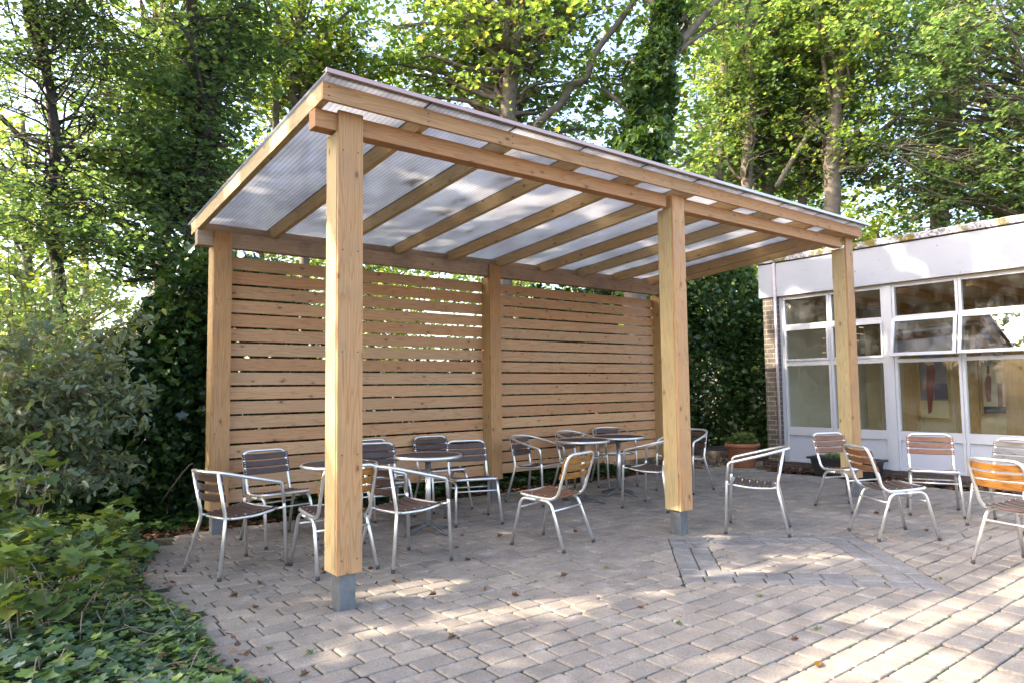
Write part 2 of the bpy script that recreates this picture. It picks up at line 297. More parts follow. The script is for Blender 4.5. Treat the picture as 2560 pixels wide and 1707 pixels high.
# ------------------------------------------------------------------ mesh helpers
def tag(o, label=None, cat=None, group=None, kind=None):
    if label: o['label'] = label
    if cat: o['category'] = cat
    if group: o['group'] = group
    if kind: o['kind'] = kind
    return o
def empty(name, loc=(0, 0, 0), rz=0):
    o = bpy.data.objects.new(name, None); col.objects.link(o); o.location = loc; o.rotation_euler = (0, 0, rz); o.empty_display_size = 0.1
    return o
def link_mesh(name, me, mats, parent=None):
    o = bpy.data.objects.new(name, me); col.objects.link(o)
    for m in (mats if isinstance(mats, (list, tuple)) else [mats]): me.materials.append(m)
    if parent: o.parent = parent
    return o
class MB:
    def __init__(s): s.v = []; s.f = []; s.m = []; s.sm = []
    def add(s, vs, fs, mi=0, smooth=False):
        o = len(s.v); s.v += [tuple(p) for p in vs]
        for f in fs: s.f.append([i + o for i in f]); s.m.append(mi); s.sm.append(smooth)
        return s
    def box(s, x0, x1, y0, y1, z0, z1, c=0.0, mi=0):
        """box, optionally with chamfered edges"""
        if c <= 0:
            vs = [(x, y, z) for z in (z0, z1) for y in (y0, y1) for x in (x0, x1)]
            return s.add(vs, [(0, 2, 3, 1), (4, 5, 7, 6), (0, 1, 5, 4), (2, 6, 7, 3), (0, 4, 6, 2), (1, 3, 7, 5)], mi)
        bm = bmesh.new(); bmesh.ops.create_cube(bm, size=1)
        for v in bm.verts: v.co = ((x0 + x1) / 2 + v.co.x * (x1 - x0), (y0 + y1) / 2 + v.co.y * (y1 - y0), (z0 + z1) / 2 + v.co.z * (z1 - z0))
        bmesh.ops.bevel(bm, geom=bm.edges[:], offset=c, segments=2, profile=0.6, affect='EDGES')
        bm.verts.ensure_lookup_table()
        vs = [v.co[:] for v in bm.verts]; fs = [[v.index for v in f.verts] for f in bm.faces]; bm.free()
        return s.add(vs, fs, mi)
    def prism(s, poly, axis, a, b, mi=0):
        """extrude a 2-D polygon along an axis"""
        def P(p, t):
            q = list(p); q.insert(axis, t); return q
        n = len(poly); vs = [P(p, a) for p in poly] + [P(p, b) for p in poly]
        fs = [list(range(n)), list(range(2 * n - 1, n - 1, -1))] + [(i, i + n, (i + 1) % n + n, (i + 1) % n) for i in range(n)]
        return s.add(vs, fs, mi)
    def tube(s, pts, r, seg=10, closed=False, mi=0, cap=True):
        pts = [Vector(p) for p in pts]; n = len(pts)
        rs = r if isinstance(r, (list, tuple)) else [r] * n
        tan = []
        for i in range(n):
            a = pts[(i - 1) % n] if (closed or i > 0) else pts[i]; b = pts[(i + 1) % n] if (closed or i < n - 1) else pts[i]
            t = (b - a); tan.append(t.normalized() if t.length > 1e-9 else Vector((0, 0, 1)))
        up = Vector((0, 0, 1)) if abs(tan[0].z) < 0.9 else Vector((1, 0, 0))
        nrm = (up - tan[0] * up.dot(tan[0])).normalized(); vs = []
        for i in range(n):
            nrm = (nrm - tan[i] * nrm.dot(tan[i]))
            nrm = nrm.normalized() if nrm.length > 1e-6 else tan[i].orthogonal().normalized()
            bi = tan[i].cross(nrm)
            for k in range(seg):
                a = 2 * math.pi * k / seg; vs.append(pts[i] + (nrm * math.cos(a) + bi * math.sin(a)) * rs[i])
        fs = []
        for i in range(n if closed else n - 1):
            j = (i + 1) % n
            for k in range(seg): fs.append((i * seg + k, i * seg + (k + 1) % seg, j * seg + (k + 1) % seg, j * seg + k))
        s.add(vs, fs, mi, True)
        if cap and not closed:
            o = len(s.v) - len(vs)
            s.f.append([o + k for k in range(seg - 1, -1, -1)]); s.m.append(mi); s.sm.append(False)
            s.f.append([o + (n - 1) * seg + k for k in range(seg)]); s.m.append(mi); s.sm.append(False)
        return s
    def lathe(s, prof, c=(0, 0, 0), seg=28, mi=0):
        vs = []; n = len(prof)
        for r, z in prof:
            for k in range(seg):
                a = 2 * math.pi * k / seg; vs.append((c[0] + r * math.cos(a), c[1] + r * math.sin(a), c[2] + z))
        fs = [(i * seg + k, i * seg + (k + 1) % seg, (i + 1) * seg + (k + 1) % seg, (i + 1) * seg + k) for i in range(n - 1) for k in range(seg)]
        return s.add(vs, fs, mi, True)
    def mesh(s, name):
        me = bpy.data.meshes.new(name); me.from_pydata(s.v, [], s.f); me.polygons.foreach_set('material_index', s.m)
        me.polygons.foreach_set('use_smooth', s.sm); me.update(); return me
    def build(s, name, mats, parent=None): return link_mesh(name, s.mesh(name), mats, parent)
def fillet(pts, r, closed=False, k=5):
    pts = [Vector(p) for p in pts]; n = len(pts); out = []
    for i in range(n):
        if not closed and i in (0, n - 1): out.append(pts[i]); continue
        p = pts[i]; a = pts[(i - 1) % n]; b = pts[(i + 1) % n]
        rr = r[i] if isinstance(r, (list, tuple)) else r
        da = (a - p); db = (b - p); d = min(rr, da.length * 0.48, db.length * 0.48)
        A = p + da.normalized() * d; B = p + db.normalized() * d
        for j in range(k + 1):
            t = j / k; out.append(A * (1 - t) ** 2 + p * 2 * t * (1 - t) + B * t * t)
    return out
def children_of(o): return [c for c in bpy.data.objects if c.parent == o]
def copy_tree(o, parent=None, kids=None):
    c = o.copy(); col.objects.link(c); c.parent = parent
    for ch in KIDS.get(o.name, []): copy_tree(ch, c)
    return c
KIDS = {}
def freeze_kids(root):
    ks = children_of(root); KIDS[root.name] = ks
    for k in ks: freeze_kids(k)

def at(px, py, Y=None, X=None):
    """world point seen at a place of the photograph on a plane y=Y or x=X: used once, to read positions off the photo"""
    d = _f + _r * ((px - 1280) / 1718.65) - _u * ((py - 853.5) / 1718.65)
    t = (Y - CAM.y) / d.y if Y is not None else (X - CAM.x) / d.x
    return CAM + d * t
rng = np.random.default_rng(7); random.seed(7)

# ------------------------------------------------------------------ ground
gm = MB(); gm.box(-60, 80, -40, 90, -1.0, -0.052)
ground = gm.build('ground', M['soil']); tag(ground, kind='structure')

# paving: blocks laid in courses along x, with a diamond border of double courses
def clip(poly, nx, ny, d):
    out = []; n = len(poly)
    for i in range(n):
        a = poly[i]; b = poly[(i + 1) % n]; da = a[0] * nx + a[1] * ny - d; db = b[0] * nx + b[1] * ny - d
        if da >= 0: out.append(a)
        if (da >= 0) != (db >= 0):
            t = da / (da - db); out.append((a[0] + (b[0] - a[0]) * t, a[1] + (b[1] - a[1]) * t))
    return out
def area(p): return 0.5 * sum(p[i][0] * p[(i + 1) % len(p)][1] - p[(i + 1) % len(p)][0] * p[i][1] for i in range(len(p)))
def halfplanes(q):  # ccw quad -> inward normals
    h = []
    for i in range(len(q)):
        a = q[i]; b = q[(i + 1) % len(q)]; ex, ey = b[0] - a[0], b[1] - a[1]; l = math.hypot(ex, ey); nx, ny = -ey / l, ex / l
        h.append((nx, ny, nx * a[0] + ny * a[1]))
    return h
OUT = [(3.02, 0.02), (2.10, -0.86), (3.24, -2.10), (4.42, -0.86)]
HP = halfplanes(OUT); RW = 0.30
HPI = [(a, b, d + RW) for a, b, d in HP]
polys = []
def add_poly(p):
    if len(p) >= 3 and abs(area(p)) > 0.0012: polys.append(p)
def subtract(p, hps, out):
    hit = p
    for a, b, d in hps:
        hit = clip(hit, a, b, d)
        if len(hit) < 3: break
    if len(hit) < 3 or abs(area(hit)) < 1e-4: out(p); return
    rest = p
    for a, b, d in hps:
        o = clip(rest, -a, -b, -d)
        if len(o) >= 3: out(o)
        rest = clip(rest, a, b, d)
        if len(rest) < 3: return
def edge_x(y):  # left edge of the paving
    return -0.72 + 0.05 * math.sin(y * 3.1) + (0.0 if y < 2.2 else (y - 2.2) * 0.55)
y = -4.6; row = 0
while y < 4.6:
    wr = 0.137; x = -1.6 - random.random() * 0.2
    xe = 7.78 if y < 2.0 else 9.2
    yt = 3.12
    while x < xe:
        l = random.choice([0.21, 0.21, 0.24, 0.165, 0.135, 0.21])
        x1 = min(x + l, xe); cx, cyy = (x + x1) / 2, y + wr / 2
        if x1 - x > 0.03 and cx > edge_x(cyy) and (cyy < yt or cx > 6.6 - 0.0):
            q = [(x, y), (x1, y), (x1, y + wr), (x, y + wr)]
            inner = q
            for a, b, d in HPI: inner = clip(inner, a, b, d)
            add_poly(inner)
            subtract(q, HP, add_poly)
        x = x1
    y += wr; row += 1
n_main = len(polys)
for i in range(4):
    a = OUT[i]; b = OUT[(i + 1) % 4]; ex, ey = b[0] - a[0], b[1] - a[1]; l = math.hypot(ex, ey); ex /= l; ey /= l; nx, ny = -ey, ex
    for k in range(2):
        t = -0.02; 
        while t < l:
            ll = random.choice([0.2, 0.2, 0.165, 0.2]); t1 = t + ll
            q = [(a[0] + ex * s + nx * m, a[1] + ey * s + ny * m) for s, m in ((t, k * 0.15), (t1, k * 0.15), (t1, k * 0.15 + 0.15), (t, k * 0.15 + 0.15))]
            for h in HP: q = clip(q, *h)
            hp = HPI[(i + 1) % 4]; q = clip(q, -hp[0], -hp[1], -hp[2]) if False else q
            # mitre: this course gives way to the next one at its far corner
            h2 = HP[(i + 1) % 4]
            q = clip(q, h2[0], h2[1], h2[2] + (RW if True else 0)) if i % 2 == 0 else q
            h3 = HP[(i - 1) % 4]
            q = clip(q, h3[0], h3[1], h3[2] + RW) if i % 2 == 0 else q
            add_poly(q); t = t1
main_polys, border = polys[:n_main], polys[n_main:]
def build_blocks(polys, name, mat):
  V = []; F = []
  for p in polys:
      if area(p) < 0: p = p[::-1]
      n = len(p); cx = sum(a[0] for a in p) / n; cyy = sum(a[1] for a in p) / n
      zt = random.gauss(0, 0.0016); tx, ty = random.gauss(0, 0.012), random.gauss(0, 0.012)
      big = abs(area(p)) > 0.01
      # cut the corners so the blocks look tumbled
      ring = []
      for i in range(n):
          a = Vector((*p[i - 1], 0)); c0 = Vector((*p[i], 0)); b = Vector((*p[(i + 1) % n], 0))
          da = a - c0; db = b - c0
          cut = random.uniform(0.005, 0.014) if big else 0.004
          ca = min(cut, da.length * 0.3); cb = min(cut * random.uniform(0.7, 1.3), db.length * 0.3)
          ring.append(c0 + da.normalized() * ca); ring.append(c0 + db.normalized() * cb)
      m = len(ring); o = len(V)
      gaps = [(0.0035, -0.05), (0.0035, -0.009), (0.0058, -0.0034), (0.0115, 0.0)]
      ce = Vector((cx, cyy, 0))
      jit = [random.uniform(0.85, 1.5) for _ in ring]
      for g, z in gaps:
          for i, q in enumerate(ring):
              d = (ce - q); dl = d.length
              qq = q + d / dl * min(g * 1.35 * jit[i], dl * 0.6)
              V.append((qq.x, qq.y, z + zt + (qq.x - cx) * tx + (qq.y - cyy) * ty))
      for k in range(len(gaps) - 1):
          for i in range(m): F.append((o + k * m + i, o + k * m + (i + 1) % m, o + (k + 1) * m + (i + 1) % m, o + (k + 1) * m + i))
      F.append(tuple(o + (len(gaps) - 1) * m + i for i in range(m)))
  me = bpy.data.meshes.new(name); me.from_pydata(V, [], F); me.update()
  return tag(link_mesh(name, me, mat), kind='structure')
build_blocks(main_polys, 'paving', M['paver']); build_blocks(border, 'paving_border', M['paver_grey'])
jm = MB(); jm.box(-0.75, 7.78, -4.6, 3.1, -0.045, -0.0105); jm.box(6.6, 9.2, 3.1, 4.6, -0.045, -0.0085); jm.box(7.78, 9.2, 2.0, 3.1, -0.045, -0.0085)
tag(jm.build('joint_sand', M['mortar_soil']), kind='structure')

# ------------------------------------------------------------------ pergola
PX = [0.0, 3.172, 6.329]; PW = 0.174
perg = empty('pergola', (0, 0, 0))
tag(perg, 'new larch timber pergola with a lean-to clear ribbed roof over cafe tables', 'pergola')
def post(x, y0, front_top, core_top):
    c = MB(); c.box(x, x + PW, y0 + 0.024, y0 + 0.174, 0.219, core_top, 0.004)
    p = c.build('post', M['treated_z'], perg)
    b = MB(); b.box(x + 0.004, x + PW - 0.006, y0, y0 + 0.0225, 0.215, front_top, 0.003)
    for zz in np.arange(0.3, front_top - 0.05, 0.62):
        for xx in (x + 0.035, x + PW - 0.04):
            b.box(xx - 0.004, xx + 0.004, y0 - 0.0012, y0, zz - 0.004, zz + 0.004, 0, 1)
    b.build('cladding_board', [M['wood_z'], M['screw']], p)
    ft = MB(); ft.box(x + 0.034, x + 0.142, y0 + 0.035, y0 + 0.145, -0.04, 0.2185, 0.006)
    ft.build('steel_foot', M['galv'], p)
    return p
for x in PX: post(x, 0.0, 3.028, 2.899)
for x in PX: post(x, 2.794, 2.803, 2.660)
bm_ = MB(); bm_.box(-0.137, 3.118, 0.0235, 0.121, 2.900, 3.015, 0.004); bm_.build('beam', M['wood_x'], perg)
bm_ = MB(); bm_.box(3.178, 6.292, 0.0235, 0.121, 2.900, 3.015, 0.004); bm_.build('beam', M['wood_x'], perg)
bm_ = MB(); bm_.box(-0.137, 3.168, 2.8175, 2.915, 2.661, 2.803, 0.004); bm_.build('beam', M['beam_back'], perg)
bm_ = MB(); bm_.box(3.171, 6.46, 2.8175, 2.915, 2.661, 2.803, 0.004); bm_.build('beam', M['beam_back'], perg)
SL = (2.805 - 3.0165) / (2.86 - 0.07)
def rz_bot(y): return 3.0165 + SL * (y - 0.07)
RH = 0.112
rx = [-0.137, 0.562, 1.262, 1.950, 2.662, 3.370, 4.080, 4.770, 5.480, 6.180, 6.485]
for x in rx:
    r = MB(); y0, y1 = -0.073, 3.06
    c = 0.003
    prof = [(y0, rz_bot(y0) + 0.002), (y1, rz_bot(y1)), (y1, rz_bot(y1) + RH), (y0, rz_bot(y0) + RH)]
    r.prism(prof, 0, x, x + 0.047)
    r.build('rafter', M['treated_y'], perg)
# fascia on the rafter ends, in two lengths
for a, b, sc in ((-0.139, 3.390, (-0.10, 0.585, 1.285, 1.975, 2.69, 3.36)), (3.3925, 6.534, (3.43, 4.10, 4.79, 5.5, 6.2, 6.5))):
    f = MB(); f.box(a, b, -0.098, -0.074, 3.026, 3.137, 0.003)
    for s in sc:
        for z in (3.055, 3.108): f.box(s - 0.0045, s + 0.0045, -0.0992, -0.098, z - 0.0045, z + 0.0045, 0, 1)
    f.build('fascia_board', [M['wood_x'], M['screw']], perg)
nb = MB(); 
for i in range(len(rx) - 1): nb.box(rx[i] + 0.048, rx[i + 1] - 0.001, 2.925, 2.960, 2.802, 2.893)
nb.build('noggin_board', M['beam_back'], perg)
def rt(y): return rz_bot(y) + RH + 0.001
for i in range(len(rx) - 1):
    a = rx[i] + 0.006 if i else -0.150; b = rx[i + 1] - 0.002 if i < len(rx) - 2 else 6.545
    p = MB(); y0, y1 = -0.175, 3.14
    p.prism([(y0, rt(y0) + 0.004), (y1, rt(y1) + 0.004), (y1, rt(y1) + 0.014), (y0, rt(y0) + 0.014)], 0, a, b)
    p.build('roof_panel', M['poly'], perg)
for x in rx[1:-1]:
    g = MB(); y0, y1 = -0.168, 3.14
    g.prism([(y0, rt(y0)), (y1, rt(y1)), (y1, rt(y1) + 0.022), (y0, rt(y0) + 0.022)], 0, x - 0.0015, x + 0.0055)
    g.build('glazing_bar', M['black'], perg)
fl = MB(); z = rt(-0.18)
fl.box(-0.155, 6.56, -0.192, -0.1765, z + 0.003, z + 0.030, 0.002); fl.box(-0.155, 6.56, -0.1765, -0.13, z + 0.0215, z + 0.0245)
fm, n_, b_ = new_mat('front_flashing'); tc_ = N(n_, 'ShaderNodeTexCoord'); sp_ = N(n_, 'ShaderNodeSeparateXYZ'); L(n_, tc_.outputs['Object'], sp_.inputs[0])
rr_ = ramp(n_, [(0.0, (0.46, 0.30, 0.27)), (0.52, (0.46, 0.33, 0.31)), (0.58, (0.50, 0.48, 0.45))]); mr_ = N(n_, 'ShaderNodeMapRange'); mr_.inputs['From Max'].default_value = 6.5; L(n_, sp_.outputs[0], mr_.inputs[0]); L(n_, mr_.outputs[0], rr_.inputs[0])
L(n_, rr_.outputs[0], b_.inputs['Base Color']); b_.inputs['Roughness'].default_value = 0.35; b_.inputs['Metallic'].default_value = 0.2
fl.build('edge_flashing', fm, perg)
# slatted screen between the back posts
scr = empty('slatted_screen', (0, 2.95, 0)); tag(scr, 'horizontal larch slat screen with narrow gaps fixed behind the back posts', 'screen')
NS = 17; pitch = 0.1390
for (xa, xb) in ((PX[0] + PW - 0.002, PX[1] - 0.001), (PX[1] + PW + 0.001, PX[2] + 0.1)):
    for k in range(NS):
        z1 = 2.600 - k * pitch + random.uniform(-0.0015, 0.0015); z0 = z1 - 0.1200
        s = MB(); s.box(xa, xb, 0.0, 0.019, z0, z1, 0.0035)
        s.build('slat', M['slat'], scr)
for x in (PX[0], PX[1], PX[2]):
    b = MB(); b.box(x + 0.03, x + PW - 0.03, 0.0195, 0.06, 0.2, 2.65); b.build('batten', M['treated_z'], scr)

# ------------------------------------------------------------------ chairs
def curved_slat(mb, prof_c, half, w, th, sag, axis_n, axis_w, seg=8):
    """bowed slat running across the chair: centre point, half length, width vector, normal vector, sag along the normal"""
    c = Vector(prof_c); nW = Vector(axis_w).normalized(); nN = Vector(axis_n).normalized(); vs = []
    for i in range(seg + 1):
        t = -1 + 2 * i / seg; base = c + Vector((0, half * t, 0)) - nN * sag * (1 - t * t)
        for a, b in ((-1, 0), (-0.86, 1), (0.86, 1), (1, 0), (0.86, -1), (-0.86, -1)):
            vs.append(base + nW * w / 2 * a + nN * th / 2 * b)
    fs = []
    for i in range(seg):
        for k in range(6): fs.append((i * 6 + k, i * 6 + (k + 1) % 6, (i + 1) * 6 + (k + 1) % 6, (i + 1) * 6 + k))
    fs.append(tuple(range(5, -1, -1))); fs.append(tuple(seg * 6 + k for k in range(6)))
    mb.add(vs, fs, 0)
def rivets(mb, pts, n, r=0.0045):
    nn = Vector(n).normalized(); 
    for p in pts:
        p = Vector(p); mb.tube([p, p + nn * 0.003], r, 6, mi=1)
TR = 0.0133
def seat_slats(root, xs, zs, half, mat, sag):
    mb = MB()
    for i in range(len(xs) - 1):
        x0, x1, z0, z1 = xs[i], xs[i + 1], zs[i], zs[i + 1]
        d = Vector((x1 - x0, 0, z1 - z0)); L_ = d.length; n = Vector((-d.z, 0, d.x))
        if n.z < 0: n = -n
        hf = half[i] if isinstance(half, (list, tuple)) else half
        c = Vector(((x0 + x1) / 2, 0, (z0 + z1) / 2 + 0.016))
        curved_slat(mb, c, hf, L_ - 0.009, 0.011, sag, n, d)
        for sy in (-1, 1): rivets(mb, [c + Vector((0, sy * (hf - 0.015), 0)) + n.normalized() * 0.005], n)
    return mb.build('seat', [mat, M['alu']], root)
def back_slats(root, A, B, fr, half, mat, bow, front):
    mb = MB(); A = Vector(A); B = Vector(B)
    d = (B - A).normalized(); n = Vector((d.z, 0, -d.x))
    if n.x < 0: n = -n
    for f0, f1 in fr:
        c = A.lerp(B, (f0 + f1) / 2) + n * front; wd = (B - A).length * (f1 - f0)
        curved_slat(mb, c, half, wd, 0.010, bow, n, d)
        for sy in (-1, 1): rivets(mb, [c + Vector((0, sy * (half - 0.014), 0)) + d * 0.012 + n * 0.004, c + Vector((0, sy * (half - 0.014), 0)) - d * 0.012 + n * 0.004], n, 0.0035)
    return mb.build('backrest', [mat, M['alu']], root)
def leg(root, pts, r=TR):
    p = MB(); p.tube(pts, r, 10); o = p.build('leg', M['alu'], root)
    e = Vector(pts[0]); d = (Vector(pts[1]) - e).normalized()
    c = MB(); c.tube([e - d * 0.001, e + d * 0.022], r * 1.12, 10); c.build('foot_cap', M['rubber'], o)
    return o
def side_chair(mat_back, mat_seat):
    r = empty('side_chair')
    K = (-0.185, 0.196, 0.402); T = (-0.308, 0.198, 0.766); P = (0.185, 0.205, 0.430)
    path = []
    mir = lambda p: (p[0], -p[1], p[2])
    loop = [P, (0.0, 0.200, 0.408), K, T, mir(T), mir(K), (0.0, -0.200, 0.408), mir(P)]
    f = MB(); f.tube(fillet(loop, [0.055, 0.1, 0.075, 0.07, 0.07, 0.075, 0.1, 0.055], True), TR, 10, True)
    f.build('frame', M['alu'], r)
    for s in (1, -1):
        F0 = (0.258, 0.229 * s, 0.004); R0 = (-0.266, 0.227 * s, 0.004)
        leg(r, fillet([F0, (0.165, 0.204 * s, 0.400), (0.02, 0.200 * s, 0.388)], 0.06))
        leg(r, fillet([R0, (-0.125, 0.200 * s, 0.386), (0.02, 0.200 * s, 0.388)], 0.06))
    for (x, z, yy) in ((0.185, 0.318, 0.209), (-0.158, 0.312, 0.206)):
        st = MB(); st.tube([(x, -yy, z), (x, yy, z)], 0.0085, 8); st.build('stretcher', M['alu'], r)
    xs = [0.172, 0.106, 0.040, -0.026, -0.092, -0.158]; zs = [0.430, 0.420, 0.411, 0.405, 0.402, 0.404]
    seat_slats(r, xs, zs, 0.194, mat_seat, 0.016)
    back_slats(r, (K[0], 0, K[2]), (T[0], 0, T[2]), ((0.44, 0.58), (0.615, 0.755), (0.79, 0.93)), 0.212, mat_back, 0.022, 0.016)
    freeze_kids(r); return r
def arm_chair(mat_back, mat_seat):
    r = empty('arm_chair')
    f = MB(); pts = []
    half = [(0.243, 0.262, 0.004), (0.226, 0.258, 0.42), (0.203, 0.256, 0.622)]
    rail = [(0.203, 0.256, 0.622), (0.05, 0.258, 0.660), (-0.10, 0.243, 0.698), (-0.20, 0.205, 0.724), (-0.262, 0.150, 0.737), (-0.292, 0.075, 0.742), (-0.300, 0.0, 0.743)]
    mir = lambda p: (p[0], -p[1], p[2])
    full = rail + [mir(p) for p in rail[-2::-1]]
    # smooth the rail with a spline
    P = [Vector(p) for p in full]; sm = []
    for i in range(len(P) - 1):
        p0 = P[max(i - 1, 0)]; p1 = P[i]; p2 = P[i + 1]; p3 = P[min(i + 2, len(P) - 1)]
        for j in range(5):
            t = j / 5; sm.append(0.5 * ((2 * p1) + (-p0 + p2) * t + (2 * p0 - 5 * p1 + 4 * p2 - p3) * t * t + (-p0 + 3 * p1 - 3 * p2 + p3) * t ** 3))
    sm.append(P[-1])
    core = sm[2:-2]
    legtop = Vector((0.222, 0.257, 0.47)); corner = Vector((0.205, 0.256, 0.622))
    a = fillet([legtop, corner, core[0]], 0.05)[:-1]
    b = [Vector(mir(p)) for p in a][::-1]
    f.tube(a + core + b, TR, 10); f.build('arm_rail', M['alu'], r)
    for s in (1, -1):
        leg(r, fillet([(0.245, 0.262 * s, 0.004), (0.226, 0.257 * s, 0.42), (0.222, 0.257 * s, 0.468)], 0.02))
        leg(r, fillet([(-0.278, 0.232 * s, 0.004), (-0.190, 0.158 * s, 0.405), (-0.254, 0.167 * s, 0.732)], 0.05))
    fr = MB()
    loop = [(0.195, 0.212, 0.428), (0.02, 0.210, 0.402), (-0.165, 0.165, 0.398), (-0.185, 0.0, 0.400), (-0.165, -0.165, 0.398), (0.02, -0.210, 0.402), (0.195, -0.212, 0.428)]
    fr.tube(fillet(loop, 0.06, True), 0.0105, 10, True)
    for s in (1, -1):
        fr.tube([(0.19, 0.205 * s, 0.427), (0.226, 0.257 * s, 0.437)], 0.0095, 8); fr.tube([(-0.15, 0.16 * s, 0.399), (-0.190, 0.158 * s, 0.407)], 0.009, 8)
    fr.build('seat_frame', M['alu'], r)
    xs = [0.185, 0.119, 0.053, -0.013, -0.079, -0.145]; zs = [0.427, 0.414, 0.404, 0.398, 0.396, 0.398]
    seat_slats(r, xs, zs, [0.213, 0.210, 0.204, 0.194, 0.176], mat_seat, 0.022)
    back_slats(r, (-0.190, 0, 0.405), (-0.254, 0, 0.732), ((0.36, 0.53), (0.58, 0.75), (0.80, 0.965)), 0.176, mat_back, 0.026, 0.014)
    freeze_kids(r); return r
G_S = 'armless aluminium cafe chairs'; G_A = 'aluminium cafe armchairs'
PROTO = {}
def place(kind, back, seat, x, y, deg, label):
    key = (kind, back, seat)
    if key not in PROTO:
        PROTO[key] = (side_chair if kind == 'S' else arm_chair)(M[back], M[seat]); o = PROTO[key]
    else: o = copy_tree(PROTO[key])
    o.location = (x, y, 0.0015); o.rotation_euler = (random.uniform(-.004, .004), random.uniform(-.004, .004), rad(deg))
    tag(o, label, 'chair', G_S if kind == 'S' else G_A)
D_, O_, B_, W_ = 'chair_dark', 'chair_orange', 'chair_mid', 'chair_grey'
place('S', D_, D_, 0.425, 2.197, 276.3, 'dark slatted armless chair right in front of the left back post, facing the camera')
place('S', O_, D_, 0.425, 1.014, 89.3, 'armless chair half hidden behind the nearest front post, orange slats turned to the camera')
place('S', D_, D_, 1.380, 2.153, 255.1, 'dark armless chair just right of the nearest post, in front of another armless chair')
place('S', D_, D_, 1.640, 2.600, 272.5, 'dark armless chair right of the nearest post, behind another, against the screen')
place('S', D_, D_, 2.360, 2.600, 265.6, 'dark armless chair behind the round table with the fully visible pedestal, back against the slats')
place('S', D_, D_, 2.204, 1.780, 249.0, 'dark armless chair facing the camera in front of the middle back post')
place('S', O_, B_, 2.159, 0.541, 104.4, 'armless chair with honey orange back slats standing alone under the pergola, back to the camera')
place('S', B_, B_, 5.600, -0.292, 250.0, 'brown slatted armless chair beside the right front post, in front of the black trough')
place('S', B_, D_, 4.574, -1.150, 325.1, 'armless chair facing right, seen from behind, between the lone armchair and white panels')
place('S', B_, B_, 5.964, -0.956, 204.9, 'red-brown slatted armless chair facing the camera in front of the white window panels')
place('S', W_, O_, 5.716, -1.660, 173.4, 'armless chair with weathered grey back slats and orange seat at the right picture edge')
place('S', O_, D_, 4.197, -2.236, 340.8, 'armless chair with bright orange back and dark seat at the right picture edge')
place('A', D_, D_, -0.138, 1.468, 15.9, 'armchair at far left of the patio, facing right beside the ivy bed')
place('A', D_, D_, 0.918, 0.837, 8.4, 'armchair just right of the nearest post, facing right')
place('A', D_, D_, 3.425, 2.252, 287.4, 'armchair right of the middle back post, left of the table carrying a glass')
place('A', D_, D_, 4.300, 2.450, 279.0, 'armchair tucked behind the table carrying a glass')
place('A', D_, D_, 5.050, 2.620, 239.8, 'armchair at the screen behind the rearmost round table')
place('A', D_, D_, 4.134, 1.128, 103.5, 'armchair partly hidden on the left side of the middle front post, facing the rear table')
place('A', D_, D_, 5.338, 1.650, 186.0, 'armchair emerging on the right side of the middle front post, before the ivy wall')
place('A', D_, D_, 3.902, -0.263, 120.2, 'lone armchair out in the open right of the middle front post, seat slats edge-on')

# ------------------------------------------------------------------ tables
def round_table():
    r = empty('bistro_table')
    t = MB(); nS = 9; R = 0.300; gap = 0.004
    for i in range(nS):
        y0 = -R + 2 * R * i / nS + gap / 2; y1 = -R + 2 * R * (i + 1) / nS - gap / 2; top = []
        for j in range(7):
            yy = y0 + (y1 - y0) * j / 6; top.append((math.sqrt(max(R * R - yy * yy, 0)), yy))
        poly = [(a, b) for a, b in top] + [(-a, b) for a, b in top[::-1]]
        t.prism(poly, 2, 0.684, 0.7005)
    t.build('tabletop', M['table_top'], r)
    rim = MB(); rim.lathe([(0.296, 0.676), (0.296, 0.699), (0.300, 0.7035), (0.309, 0.7025), (0.3155, 0.694), (0.3155, 0.682), (0.310, 0.672), (0.300, 0.670), (0.296, 0.676)], seg=48); rim.build('rim', M['alu'], r)
    sp = MB(); sp.box(-0.075, 0.075, -0.02, 0.02, 0.655, 0.683); sp.box(-0.02, 0.02, -0.075, 0.075, 0.652, 0.682); sp.lathe([(0.0, 0.64), (0.05, 0.64), (0.055, 0.668), (0, 0.668)], seg=16)
    sp.build('bracket', M['black'], r)
    p = MB(); p.tube([(0, 0, 0.07), (0, 0, 0.66)], 0.0265, 20); p.build('pedestal', M['alu'], r)
    for k in range(4):
        a = math.pi / 2 * k; ca, sa = math.cos(a), math.sin(a); b = MB()
        pr = [(0.0, 0.062, 0.026), (0.06, 0.066, 0.024), (0.13, 0.050, 0.020), (0.20, 0.028, 0.017), (0.262, 0.014, 0.014)]; vs = []
        for d, z, hw in pr:
            for u, zz in ((-1, -0.011), (-0.7, 0.008), (0.7, 0.008), (1, -0.011)): vs.append((d * ca - hw * u * sa, d * sa + hw * u * ca, z + zz))
        fs = [(i * 4 + j, i * 4 + (j + 1) % 4, (i + 1) * 4 + (j + 1) % 4, (i + 1) * 4 + j) for i in range(4) for j in range(4)] + [(3, 2, 1, 0), (16, 17, 18, 19)]
        b.add(vs, fs, 0, True); b.tube([(0.255 * ca, 0.255 * sa, 0.001), (0.255 * ca, 0.255 * sa, 0.012)], 0.013, 10)
        b.build('base_arm', M['alu_dull'], r)
    freeze_kids(r); return r
tb = round_table()
for i, (x, y, dg, lab) in enumerate(((0.693, 1.528, 12, 'round bistro table mostly hidden behind the nearest front post'),
        (1.608, 1.639, 8, 'round bistro table with fully visible pedestal and cross base, nearest whole table'),
        (3.812, 1.896, 20, 'round bistro table with a drinking glass standing on it'),
        (4.501, 1.986, 5, 'rearmost round bistro table, left of the middle front post'))):
    o = tb if i == 0 else copy_tree(tb)
    o.location = (x, y, 0.001); o.rotation_euler = (0, 0, rad(dg)); tag(o, lab, 'table', 'round bistro tables')
